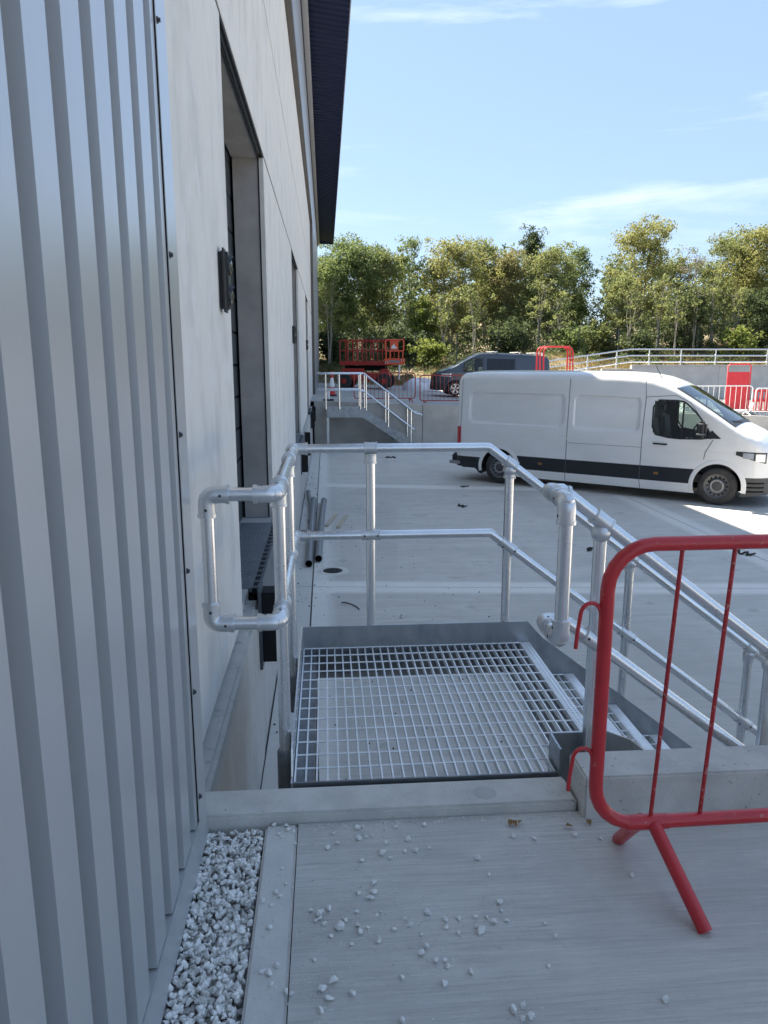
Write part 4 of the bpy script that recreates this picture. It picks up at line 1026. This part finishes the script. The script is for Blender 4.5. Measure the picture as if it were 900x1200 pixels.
# ---- dark grey van on the upper yard, nose to the left (local x to its nose)
dv = thing('dark_van', 'dark grey crew van with roof bars parked behind the white van', 'van', (9.15, 34.9, zup(7.2)), R(180))
dv.rotation_euler = (0, R(-1.8), R(180))
dtop = [(-.98, 1.45), (-.95, 1.72), (-.86, 1.84), (-.6, 1.915), (0, 1.95), (1.6, 1.965), (2.1, 1.95), (2.35, 1.90), (2.6, 1.78), (3.0, 1.56), (3.38, 1.33), (3.5, 1.27), (3.8, 1.17), (4.0, 1.09), (4.15, .98), (4.22, .82), (4.27, .60), (4.29, .42)]
dplan = [(-.98, .86), (-.9, .94), (-.7, .975), (3.0, .985), (3.6, .97), (3.9, .92), (4.1, .82), (4.2, .72), (4.29, .52)]
dvan = Van(dv, dtop, dplan, [(-1, .3), (4.3, .24)], [.34, .42, .55], [(-1, .1), (0, .13), (2.4, .12), (3.2, .06), (3.6, .12), (4.29, .06)], .14, 1.05, 'van_grey', [(0, .33), (3.33, .33)], .40, ns=120, nz=22)
wp = [(2.95, 1.52), (3.02, 1.16), (2.14, 1.10), (2.14, 1.70), (2.46, 1.70), (2.62, 1.66)]
dm_ = dvan.build([wp], (2.42, 3.36, .74), lambda x, z, tp: 'bumper' if (x > 3.75 and z < .55) else 'body')
part(dm_['body'], 'body', 'van_grey', dv, local=True, weld=True, smooth=35); part(dm_['bumper'], 'front_bumper', 'trim_black', dv, local=True, weld=True, smooth=40)
dvan.arch(.05, .01)
for x in (0, 3.33):
    for sg in (-1, 1): wheel(dv, x, sg * .86, sg, .33, .21, 'alloy')
part(MB().box(-.9, 4.0, -.7, .7, .26, .45), 'underbody', 'black_void', dv, local=True)
part(MB().box(2.0, 2.06, -.82, .82, .4, 1.8), 'bulkhead', 'bumper_grey', dv, local=True)
def dscr(u, v):
    x = 2.42 + .96 * u; wt = dvan.hw(x, dvan.zt(x)); y = (v * 2 - 1) * min(.76, wt - .01); return (x, y, dvan.zt(x) + .05 * (1 - (y / wt) ** 2) + .004)
part(MB().grid(dscr, 12, 12), 'windscreen', 'cab_glass', dv, local=True, smooth=60)
m = MB(); m.prism([(2.9, -.8, .6), (3.4, -.8, .6), (3.4, -.8, 1.2), (3.0, -.8, 1.15)], (0, 1.6, 0)); part(m, 'dashboard', 'trim_black', dv, local=True)
for sg in (-1, 1):
    wq = dense(smooth_poly(wp, 1), .1); pn = part(dvan.pane(wq, 0, sg), 'side_window', 'cab_glass', dv, local=True, smooth=60); part(dvan.gasket(wq, .025, .004, sg), 'window_seal', 'trim_black', pn, local=True)
    part(dvan.strip([(2.62, 1.67), (2.60, 1.12)], .05, .006, (sg,)), 'window_divider', 'trim_black', pn, local=True)
    for a, b in ((.68, 1.95), (-.72, .64)):
        part(dvan.patch(a, b, 1.12, 1.72, .005, 14, 6, (sg,)), 'rear_window', 'dark_glass' if a > 0 else 'van_grey', dv, local=True, smooth=60)
    part(dvan.patch(3.55, 3.98, lambda x: .86, lambda x: 1.0 + .02 * (4 - x), .006, 12, 5, (sg,)), 'headlight', 'lamp_clear', dv, local=True, smooth=60)
    w0 = dvan.hw(2.9, 1.2); part(MB().box(2.82, 3.0, *sorted((sg * (w0 + .02), sg * (w0 + .24))), 1.12, 1.34), 'mirror', 'trim_black', dv, local=True, bevel=.05)
    part(MB().box(-.94, 2.4, *sorted((sg * .985, sg * 1.0)), .50, .60), 'side_moulding', 'trim_black', dv, local=True, bevel=.01)
    part(dvan.strip([(2.08, 1.80), (2.06, .4)], .012, .004, (sg,)), 'panel_seam', 'black_void', dv, local=True); part(dvan.strip([(.66, 1.80), (.66, .45)], .012, .004, (sg,)), 'panel_seam', 'black_void', dv, local=True)
for x in (1.55, .45, -.35, -.62):
    m = MB(); m.bar((x, -.78, 2.03), (x, .78, 2.03), .17 if x > -.5 else .12, .03); m.box(x - .04, x + .04, -.74, -.68, 1.9, 2.02); m.box(x - .04, x + .04, .68, .74, 1.9, 2.02); part(m, 'roof_bar', 'white_paint', dv, local=True, bevel=.005)
m = MB(); m.grid(lambda u, v: (4.235 + .035 * (1 - v) + .01, (u * 2 - 1) * .5, .50 + .36 * v), 8, 4); part(m, 'grille', 'trim_black', dv, local=True)

# ================================================================== FAR STAIR BY THE BUILDING
fs = thing('yard_stair', 'small galvanised stair with railings beside the building at the far end of the yard', 'stair', (1.2, 25.9, -1.35))
FY0, FY1 = 25.25, 26.45; ZF = -.05
part(MB().box(.02, 1.22, FY0 + .02, FY1, ZF - .03, ZF), 'landing', 'upper_concrete', fs)
part(MB().box(.02, 1.22, FY0, FY0 + .02, ZF - .30, ZF + .04), 'landing_beam', 'galvanised_plate', fs)
part(MB().box(.02, .10, FY0 + .002, FY0 + .08, -1.36, ZF - .30), 'leg', 'galvanised', fs)
fsl = 1.28 / 1.68
for y in (FY0, FY1 - .02):
    m = MB(); m.prism([(1.222, y, ZF + .04), (1.222, y, ZF - .30), (2.72, y, -1.36), (3.02, y, -1.36), (3.02, y, -1.20)], (0, .02, 0)); part(m, 'stringer', 'galvanised_plate', fs)
for k in range(6):
    x = 1.22 + .27 * k; z = ZF - .215 * (k + 1); part(MB().box(x, x + .27, FY0 + .022, FY1 - .022, z - .03, z), 'tread', 'galvanised_dark', fs)
def frail(y, x0=-.28):
    e = 3.02; zr = lambda x, o: ZF + o - fsl * max(0, x - 1.28)
    m = MB(); m.tube([(x0, y, ZF + 1.14), (1.28, y, ZF + 1.14), (e, y, zr(e, 1.14)), (e + .16, y, zr(e, 1.14) - .02), (e + .2, y, zr(e, 1.14) - .06)], .028, 8); part(m, 'rail', 'galvanised', fs, smooth=40)
    m = MB(); m.tube([(x0, y, ZF + .60), (1.10, y, ZF + .60), (1.28, y, ZF + .56), (2.95, y, zr(2.95, .56))], .026, 8); part(m, 'rail', 'galvanised', fs, smooth=40)
    for x in (x0 + .28, .45, 1.15, 1.34, 2.08, 2.85):
        if x == x0 + .28 or x > .4:
            zt = ZF + 1.14 - fsl * max(0, x - 1.28); zb = max(-1.36, ZF - .02 - fsl * max(0, x - 1.28)); part(MB().tube([(x, y, zt), (x, y, zb)], .026, 8), 'post', 'galvanised', fs)
frail(FY0 - .02); frail(FY1 - .03)

# ---- red barriers along the wall top, white barriers to the right, stacked barriers
far = dict(tr=.022, seg=6, nb=14, hooks=False, paint='faded_red', rib='faded_red', h0=.12, h1=1.05, rr=.10)
barrier('faded red barrier on the wall top in front of the scissor lift', (1.06, 28.3, zup(2.2)), R(-1.6), 'barriers along the wall top', w=2.28, **far)
barrier('faded red barrier on the wall top in front of the dark van nose', (3.52, 28.25, zup(4.6)), R(-2), 'barriers along the wall top', w=2.28, **far)
wf = dict(tr=.024, seg=6, nb=10, hooks=False, paint='white_paint', rib='white_paint', h0=.10, h1=1.06, rr=.13)
barrier('white tubular barrier in front of the leaning red board', (13.47, 27.1, zup(14.6)), R(-2), 'white barriers above the wall', w=2.3, **wf)
barrier('white tubular barrier at the right edge beside the red board', (15.95, 27.1, zup(17)), R(1), 'white barriers above the wall', w=2.3, **wf)
barrier('white tubular barrier half hidden behind the white van cab', (11.0, 27.3, zup(12.1)), R(1), 'white barriers above the wall', w=2.3, **wf)
for k in range(3):
    t = barrier(['front', 'middle', 'rear'][k] + ' of the bright red barriers stood on end in a stack', (0, 0, 0), 0, 'red barriers stood on end', w=2.2, tr=.028, seg=8, nb=1, hooks=False, paint='bright_red', rib='bright_red', h0=.0, h1=1.12, rr=.2, feet=False)
    M = Matrix.Rotation(R(3 - 6 * k), 4, 'Z') @ Matrix.Rotation(R(-5), 4, 'X') @ Matrix.Rotation(R(-90), 4, 'Y')
    t.location = (9.12 - .07 * k, 27.5 + .16 * k, zup(8) + .03); t.rotation_euler = M.to_euler()
# red board on a wheeled frame
tx, ty = 15.62, 27.75; tz = zup(15.6) - .03
t = thing('red_board_trolley', 'tall red board leaning in a wheeled frame behind the white barrier', 'trolley', (tx, ty, tz))
lean = lambda z: .10 * z; wd = .42
m = MB(); m.prism([(tx - wd, ty, tz + .22), (tx + wd, ty, tz + .22), (tx + wd + .06, ty + .16, tz + 1.62), (tx - wd + .06, ty + .16, tz + 1.62)], (0, .03, 0)); part(m, 'board', 'bright_red', t)
m = MB(); m.tube([(tx - wd - .03, ty - .02, tz + .12), (tx - wd + .04, ty + .17, tz + 1.84), (tx - wd + .10, ty + .17, tz + 1.9), (tx + wd + .04, ty + .17, tz + 1.9), (tx + wd + .10, ty + .17, tz + 1.84), (tx + wd + .03, ty - .02, tz + .12)], .026, 8); part(m, 'frame', 'bright_red', t, smooth=40)
m = MB(); m.box(tx - wd - .12, tx + wd + .12, ty - .12, ty + .25, tz + .10, tz + .18); part(m, 'base', 'white_paint', t)
for sx_ in (-1, 1):
    for yy in (-.1, .2): part(MB().lathe([(0, -.03), (.09, -.03), (.10, 0), (.09, .03), (0, .03)], (tx + sx_ * wd, ty + yy, tz + .10), (1, 0, 0), 14), 'wheel', 'rubber', t, smooth=40)
# red mesh crate behind the right-hand white barrier
t = thing('red_guard_panel', 'red slatted guard panel behind the white barrier at the right edge', 'panel', (17.3, 28.2, zup(17)))
z0 = zup(17)
for i in range(7): part(MB().box(16.5 + i * .22, 16.62 + i * .22, 28.1, 28.14, z0 + .05, z0 + .95), 'slat', 'bright_red', t)
for z in (.1, .5, .88): part(MB().box(16.45, 18.05, 28.145, 28.18, z0 + z, z0 + z + .08), 'crossbar', 'bright_red', t)
# pile of white blocks
for k, (x, z, w) in enumerate(((13.98, 0, .62), (14.0, .17, .56), (13.96, .34, .54), (14.04, .51, .44), (14.0, .68, .36))):
    m = MB(); zz = zup(14) + z + .02; m.box(x - w / 2, x + w / 2, 28.0, 28.45, zz, zz + .15)
    o = part(m, 'white_block', 'white_paint', bevel=.03)
    tag(o, ['lowest', 'second lowest', 'middle', 'second highest', 'topmost'][k] + ' of the pile of white blocks behind the white barrier', 'block', 'piled white blocks')
m = MB(); m.box(13.2, 18.5, 27.5, 29.0, zup(15) - .10, zup(13.2) + .012); o = struct(m, 'concrete_pad', 'upper_concrete')

# ---- traffic cones
def cone(label, loc, h=.9, post=False):
    t = thing('traffic_cone', label, 'traffic cone', loc)
    m = MB(); m.box(-.2, .2, -.2, .2, 0, .05); part(m, 'base', 'rubber', t, local=True, bevel=.015)
    r = lambda z: .15 - .12 * (z / h)
    cuts = [(.05, .36 * h, 'bright_red'), (.36 * h, .74 * h, 'white_paint'), (.74 * h, h, 'bright_red')] if not post else [(.05, .42, 'white_paint'), (.42, .46, 'bright_red')]
    for a, b, c in cuts:
        part(MB().lathe([(r(a) if not post else .055, a), (r(b) if not post else .05, b - .002), (0.0, b - .002)], (0, 0, 0), (0, 0, 1), 16), 'cone_band' if c != 'white_paint' else 'reflective_band', c, t, local=True, smooth=40)
cone('red and white traffic cone on the upper level beside the building', (.26, 31.0, .10), .98)
cone('short white post cone on a black base at the stair head', (.10, 27.6, zup(0)), .5, True)

# ---- scissor lift
sl_ = thing('scissor_lift', 'red scissor lift with guard rails and hazard striped platform end', 'scissor lift', (2.35, 41.5, zup(2.3)), R(-12))
def LP(mb, name, m, parent=sl_, **k): return part(mb, name, m, parent, local=True, **k)
LP(MB().box(-1.45, 1.15, -.75, .75, .42, .78), 'chassis', 'machine_red', bevel=.04)
LP(MB().box(-1.35, -.10, -.82, -.60, .50, 1.08), 'engine_cover', 'machine_red', bevel=.05); LP(MB().box(.72, 1.2, -.82, -.5, .45, 1.05), 'hydraulic_cover', 'machine_red', bevel=.05)
LP(MB().box(-1.2, .95, -.55, .55, .95, 1.22), 'scissor_bed', 'black_void')
for x in (-1.2, .95):
    for s_ in (-1, 1):
        w_ = LP(MB().lathe([(.15, -.13), (.36, -.14), (.41, -.09), (.41, .09), (.36, .14), (.15, .13)], (x, s_ * .84, .41), (0, s_, 0), 20), 'wheel', 'tyre', smooth=40)
        LP(MB().lathe([(.2, .10), (.17, .12), (0, .12)], (x, s_ * .84, .41), (0, s_, 0), 14), 'rim', 'machine_red', w_)
for s_ in (-1, 1):
    for (a, b) in (((-1.2, 1.02), (.9, 1.20)), ((-1.2, 1.20), (.9, 1.02)), ((-1.1, 1.12), (.95, 1.28))):
        LP(MB().bar((a[0], s_ * .5, a[1]), (b[0], s_ * .5, b[1]), .06, .10), 'scissor_arm', 'machine_red')
LP(MB().box(-1.45, 1.42, -.82, .82, 1.24, 1.46), 'platform_deck', 'machine_red', bevel=.02)
for s_ in (-1, 1):
    for z in (1.46 + .55, 1.46 + 1.08): LP(MB().tube([(-1.42, s_ * .80, z), (1.35, s_ * .80, z)], .028, 6), 'guard_rail', 'machine_red')
    for x in (-1.42, -1.0, -.48, .0, .38, .86, 1.3): LP(MB().tube([(x, s_ * .80, 1.46), (x, s_ * .80, 2.54)], .028 if x not in (-1.0, -.48) else .05, 6), 'guard_post', 'machine_red')
for z in (2.01, 2.54): LP(MB().tube([(-1.42, -.8, z), (-1.42, .8, z)], .028, 6), 'guard_rail', 'machine_red')
# platform end facing the yard: gate, board, hazard bumper
ed_ = [(1.12, -.86), (2.02, -.92)]
g_ = LP(MB().tube(rrect(1.02, 2.0, 1.98, 2.56, .08, y=-.90), .032, 8, closed=True), 'end_gate', 'orange_red')
LP(MB().box(1.28, 1.72, -.925, -.905, 2.02, 2.52), 'gate_board', 'orange_red', g_)
m = MB(); m.prism([(1.36, -.93, 2.10), (1.62, -.93, 2.10), (1.66, -.93, 2.16), (1.54, -.93, 2.24), (1.50, -.93, 2.38), (1.44, -.93, 2.28), (1.36, -.93, 2.24)], (0, .004, 0)); LP(m, 'board_emblem', 'white_paint', g_)
for x in (1.06, 1.28, 1.74, 1.96): LP(MB().tube([(x, -.90, 1.46), (x, -.90, 2.0)], .03, 6), 'guard_post', 'orange_red')
bp_ = LP(MB().box(.98, 2.06, -.96, -.82, 1.28, 1.60), 'bumper_plate', 'orange_red', bevel=.02)
LP(MB().box(1.24, 1.80, -.965, -.961, 1.38, 1.50), 'label_plate', 'hub_grey', bp_)
for x0_, dr in ((.985, 1), (1.83, -1)):
    for q in range(4):
        m = MB(); xx = x0_ + q * .055; m.prism([(xx, -.968, 1.32 if dr > 0 else 1.46), (xx + .028, -.968, 1.32 if dr > 0 else 1.46), (xx + .028 + .02 * dr, -.968, 1.56 if dr < 0 else 1.46), (xx + .02 * dr, -.968, 1.56 if dr < 0 else 1.46)], (0, .003, 0)); LP(m, 'hazard_stripe', 'white_paint' if q % 2 else 'trim_black', bp_)
LP(MB().tube([(1.75, -.85, .5), (1.78, -.88, 1.3)], .05, 8), 'ladder_post', 'white_paint')
# white rubble bag near the lift
m = MB()
def bag(u, v):
    a = 2 * PI * u; h = v * PI / 2; r = math.cos(h) ** .55; k = 1 + .12 * math.sin(3 * a + 1) + .06 * math.sin(7 * a); return (5.0 + .95 * r * math.cos(a) * k, 40.5 + .5 * r * math.sin(a) * k, zup(4.9) + .55 * math.sin(h) * (1 + .25 * math.sin(2 * a + .5)))
m.grid(bag, 28, 8); o = part(m, 'rubble_bag', 'white_bag', smooth=60); tag(o, 'slumped white rubble bag on the ground between the lift and the dark van', 'bag')

# ================================================================== TREES, BUSHES, BANK
def leaf_cloud(mb, centres, radii, per, size, r, flat=.75):
    C = np.repeat(np.asarray(centres), per, axis=0); RR = np.repeat(np.asarray(radii), per)[:, None]; n = len(C)
    d = r.normal(size=(n, 3)); d /= np.linalg.norm(d, axis=1)[:, None] + 1e-9
    P = C + d * RR * (r.random((n, 1)) ** .55) * V(1, 1, flat)
    a = r.normal(size=(n, 3)); a /= np.linalg.norm(a, axis=1)[:, None]; b = np.cross(a, r.normal(size=(n, 3))); b /= np.linalg.norm(b, axis=1)[:, None] + 1e-9
    s = size * r.uniform(.6, 1.35, (n, 1)); a = a * s; b = b * s * .62
    Q = np.stack([P - a, P + b * .9, P + a, P - b * .9], axis=1).reshape(-1, 3)
    o = len(mb.v); mb.v.extend(map(tuple, Q.tolist())); mb.f.extend([(o + 4 * i, o + 4 * i + 1, o + 4 * i + 2, o + 4 * i + 3) for i in range(n)]); mb.m.extend([0] * n)
def fast(mb, name, m, parent):
    me = bpy.data.meshes.new(name); me.from_pydata(mb.v, [], mb.f); me.materials.append(MAT[m]); me.update(); return link(name, me, parent)
def tree(label, x, y, h, w, leaf, seed, stems=3, dens=1.0, lo=.28, bark='bark', per=42, size=.13, group='trees along the bank', shape='round', name='broadleaf_tree', cat='tree'):
    r = np.random.default_rng(seed); z0 = ground_z(x, y) - .1
    t = thing(name, label, cat, (x, y, z0), group=group); tr = MB(); cen = []; rad = []
    nb = int(62 * dens * (w / 4.5))
    for s in range(stems):
        an = 2 * PI * s / stems + r.uniform(0, 1.5); spread = (0 if stems == 1 else w * .22) * r.uniform(.5, 1.1); hh = h * r.uniform(.82, 1.0) if s else h
        k = 9; P = []
        for i in range(k):
            f = i / (k - 1); P.append(V(math.cos(an) * spread * f ** 1.2 + .10 * r.normal() * f, math.sin(an) * spread * f ** 1.2 + .10 * r.normal() * f, hh * .94 * f))
        r0 = (.06 + .005 * h) * (1.3 if stems == 1 else .8); tr.tube(P, [max(.012, r0 * (1 - .93 * i / (k - 1))) for i in range(k)], 6, caps=False)
        for q in range(max(4, nb // stems)):
            f = lo + (1 - lo) * (r.random() ** .8); base = V(*[np.interp(f * (k - 1), range(k), [p[c] for p in P]) for c in range(3)])
            if shape == 'cone': env = (1 - f) * .5 + .05
            elif shape == 'tall': env = math.sin(min(1, (f - lo) / (1 - lo) + .15) * PI * .93) ** .6 * .42
            else: env = math.sin(min(.98, (f - lo) / (1 - lo) * .80 + .14) * PI) ** .6 * .5
            a2 = r.uniform(0, 2 * PI); L = w * env * r.uniform(.35, 1.0); up = L * (r.uniform(.25, .8) if shape != 'cone' else -.15)
            e = base + V(math.cos(a2) * L, math.sin(a2) * L, up); e[2] = min(e[2], h * 1.0)
            mid = (base + e) / 2 + V(0, 0, .12 * L) + r.normal(size=3) * .06 * L
            tr.tube([base, mid, e], [.030 * (1.2 - f), .018, .007], 4, caps=False)
            for c_, sc in ((e, 1.0), (mid * .45 + e * .55, .8), ) + (((e + r.normal(size=3) * .5), .7),):
                cen.append(c_); rad.append(r.uniform(.5, 1.15) * sc * (w / 4.5) ** .35)
    fast(tr, 'trunk', bark, t)
    cr = MB(); leaf_cloud(cr, cen, rad, per, size, r); fast(cr, 'crown', leaf, t)
    return t
def sight(px, py, y):            # point at depth y on the line of sight of a photo position
    d = _fw + _rt * ((px - 450) / 880) - _up * ((py - 600) / 880); return V(0, 0, H) + d * (y / d[1])
def tpx(px, y): return sight(px, 421, y)[0]
def th(py, y, x, px=600): return sight(px, py, y)[2] - ground_z(x, y)
# (photo column, depth, top row, width m, leaf, stems, density, lowest branch, label, shape)
TREES = [
 (384, 61, 300, 4.2, 'leaf_green', 3, 1.2, .12, 'green leafy tree just right of the building corner', 'round'),
 (414, 63, 281, 5.2, 'leaf_green', 3, 1.4, .14, 'dense green tree standing behind the scissor lift', 'round'),
 (446, 64, 288, 4.2, 'leaf_olive', 3, .9, .20, 'olive tree right of the dense green tree behind the lift', 'round'),
 (478, 65, 273, 3.8, 'leaf_green', 2, .38, .25, 'thin airy tree with open crown between fuller trees', 'tall'),
 (500, 60, 345, 2.4, 'leaf_bright', 3, .8, .12, 'low bright green tree in front of the dark wood', 'round'),
 (528, 63, 281, 5.2, 'leaf_yellow', 4, 1.2, .24, 'broad yellowing tree above the dark van windscreen', 'round'),
 (566, 66, 282, 4.6, 'leaf_olive', 3, 1.1, .24, 'olive yellow tree above the dark van roof', 'round'),
 (592, 64, 284, 3.4, 'leaf_rust', 2, .8, .30, 'narrow rust tinged tree left of the conifer', 'tall'),
 (619, 70, 268, 3.4, 'leaf_dark', 1, 1.5, .20, 'dark pointed conifer rising above the broadleaf trees', 'cone'),
 (640, 63, 292, 4.8, 'leaf_olive', 3, 1.1, .18, 'pale olive tree above the stacked red barriers', 'round'),
 (670, 65, 289, 3.2, 'leaf_green', 2, .9, .22, 'greener tree at the left edge of the sky gap', 'round'),
 (748, 62, 257, 5.0, 'leaf_yellow', 3, 1.0, .20, 'tall golden topped tree right of the sky gap', 'round'),
 (722, 60, 322, 2.6, 'leaf_olive', 3, .7, .15, 'small olive tree at the right edge of the sky gap', 'round'),
 (780, 66, 300, 3.6, 'leaf_olive', 3, .8, .2, 'olive tree behind the bare twiggy tree', 'round'),
 (803, 63, 282, 3.4, 'leaf_bare', 5, .4, .30, 'nearly bare purplish tree with fine upright twigs', 'tall'),
 (846, 64, 268, 5.0, 'leaf_olive', 3, 1.1, .20, 'yellow green tree with many thin stems near the right edge', 'round'),
 (888, 62, 259, 5.6, 'leaf_yellow', 3, 1.1, .22, 'tallest pale gold tree at the right edge', 'round'),
 (935, 64, 262, 5.6, 'leaf_olive', 3, 1.1, .2, 'olive tree just beyond the right edge', 'round'),
]
for k, (px_, y_, py_, w_, lf, stm, de, lo_, lab, shp) in enumerate(TREES):
    x_ = tpx(px_, y_)
    tree(lab, x_, y_, th(py_, y_, x_, px_), w_, lf, 40 + k, stm, de, lo_, 'pale_bark' if k % 2 else 'bark', per=70 if lf != 'leaf_bare' else 12, size=.088 if lf != 'leaf_bare' else .06, shape=shp, name='conifer_tree' if shp == 'cone' else 'broadleaf_tree')
BUSH = [(800, 57, 335, 3.0, 'leaf_dark', 'dark evergreen bush under the bare twiggy tree'), (884, 56, 345, 3.4, 'leaf_dark', 'dark evergreen bush at the right edge'), (868, 53.5, 385, 1.8, 'leaf_bright', 'small bright green shrub behind the red board'),
        (700, 58, 380, 2.2, 'leaf_olive', 'pale olive brush in the sky gap'), (668, 56, 384, 2.0, 'leaf_green', 'low green brush above the stacked barriers'), (505, 54, 404, 1.6, 'leaf_bright', 'low green shrub above the dark van bonnet'),
        (395, 56, 392, 2.4, 'leaf_dark', 'dark shrub behind the scissor lift left end'), (465, 57, 385, 3.0, 'leaf_dark', 'dark shrub behind the scissor lift right end'), (600, 57, 385, 3.0, 'leaf_dark', 'dark shrub above the dark van rear'), (745, 56, 394, 2.2, 'leaf_dark', 'low dark brush under the golden tree')]
for k, (px_, y_, py_, w_, lf, lab) in enumerate(BUSH):
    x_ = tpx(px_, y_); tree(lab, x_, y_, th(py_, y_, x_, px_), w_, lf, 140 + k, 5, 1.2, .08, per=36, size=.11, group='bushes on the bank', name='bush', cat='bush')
# saplings: thin pale stems in front of the wood
SAPL = ['thin pale stemmed sapling ' + q for q in ('beside the corner of the building', 'above the bonnet of the dark van', 'above the middle of the dark van roof', 'just left of the stood up red barriers', 'above the stood up red barriers', 'below the left half of the golden tree', 'below the right half of the golden tree', 'left of the nearly bare tree', 'right of the nearly bare tree', 'left of the small bright shrub', 'right of the small bright shrub')]
for k, (px_, y_, py_) in enumerate([(386, 54, 330), (520, 58, 350), (556, 57, 340), (629, 58, 335), (655, 58, 350), (735, 56, 340), (768, 57, 330), (790, 55, 345), (812, 56, 338), (832, 57, 330), (860, 56, 345)]):
    x_ = tpx(px_, y_); hh = th(py_, y_, x_, px_); r = np.random.default_rng(300 + k); z0 = ground_z(x_, y_) - .1
    t = thing('sapling', SAPL[k], 'tree', (x_, y_, z0), group='thin saplings on the bank')
    m = MB(); cen = []
    for s in range(3):
        a = r.uniform(0, 6.28); P = [V(math.cos(a) * .5 * f ** 1.5 + .05 * r.normal(), math.sin(a) * .5 * f ** 1.5, hh * f) for f in np.linspace(0, 1, 6)]; m.tube(P, [.06, .05, .04, .03, .02, .01], 5, caps=False)
        for q in range(7):
            f = r.uniform(.45, 1); b = V(*[np.interp(f * 5, range(6), [p[c] for p in P]) for c in range(3)]); e = b + V(r.normal() * .5, r.normal() * .5, .5); m.tube([b, e], [.014, .005], 4, caps=False); cen.append(e)
    fast(m, 'trunk', 'pale_bark', t); c = MB(); leaf_cloud(c, cen, [.35] * len(cen), 22, .10, r); fast(c, 'crown', 'leaf_olive', t)
# the wood behind, one mass
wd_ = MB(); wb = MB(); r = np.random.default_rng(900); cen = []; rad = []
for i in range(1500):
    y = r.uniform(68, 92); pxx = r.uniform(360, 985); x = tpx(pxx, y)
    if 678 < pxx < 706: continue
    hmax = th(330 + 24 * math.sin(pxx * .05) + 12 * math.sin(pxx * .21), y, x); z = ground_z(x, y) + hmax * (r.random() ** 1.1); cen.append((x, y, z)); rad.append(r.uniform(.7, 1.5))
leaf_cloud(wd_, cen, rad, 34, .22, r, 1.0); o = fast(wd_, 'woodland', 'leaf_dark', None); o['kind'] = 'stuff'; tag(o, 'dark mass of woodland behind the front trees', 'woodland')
# undergrowth and dry grass on the bank
ug = MB(); cen = []; rad = []
for i in range(2100):
    y = r.uniform(51, 69); pxx = r.uniform(372, 940); x = tpx(pxx, y)
    if y < 58 and r.random() < .55: continue
    cen.append((x, y, ground_z(x, y) + r.uniform(0, .5 + (2.6 if y > 60 else (.9 if y > 57 else 0))))); rad.append(r.uniform(.3, .8))
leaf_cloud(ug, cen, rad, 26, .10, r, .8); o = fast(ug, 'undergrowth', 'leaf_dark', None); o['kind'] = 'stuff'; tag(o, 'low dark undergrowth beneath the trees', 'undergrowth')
dg = MB(); n = 26000
for i in range(n):
    y = r.uniform(47.5, 60); x = tpx(r.uniform(372, 930), y)
    if x > 11 and y < 46.5: continue
    z = ground_z(x, y); hh = r.uniform(.12, .45) * (1.0 if math.sin(x * .7 + y * .5) + math.sin(x * 1.9) > -.2 else .35); a = r.uniform(0, PI); dx, dy = .03 * math.cos(a), .03 * math.sin(a); lx, ly = r.normal() * .1, r.normal() * .1
    o_ = len(dg.v); dg.v += [(x - dx, y - dy, z - .03), (x + dx, y + dy, z - .03), (x + lx, y + ly, z + hh)]; dg.f.append((o_, o_ + 1, o_ + 2)); dg.m.append(0)
o = fast(dg, 'dry_grass', 'leaf_straw', None); o['kind'] = 'stuff'; tag(o, 'dry straw coloured grass on the bank below the trees', 'grass')
# boundary fence: dark posts and wires
fe = thing('boundary_fence', 'dark wire fence with slim posts in front of the wood', 'fence', (15, 55, 2))
fx = list(np.arange(.5, 36, 3.0))
for x in fx: part(MB().box(x - .04, x + .04, 54.96, 55.04, ground_z(x, 55) - .2, ground_z(x, 55) + 2.3), 'post', 'fence_green', fe)
for dz in (.5, 1.4, 2.2): part(MB().tube([(x, 55, ground_z(x, 55) + dz) for x in fx], .010, 4), 'wire', 'fence_green', fe)
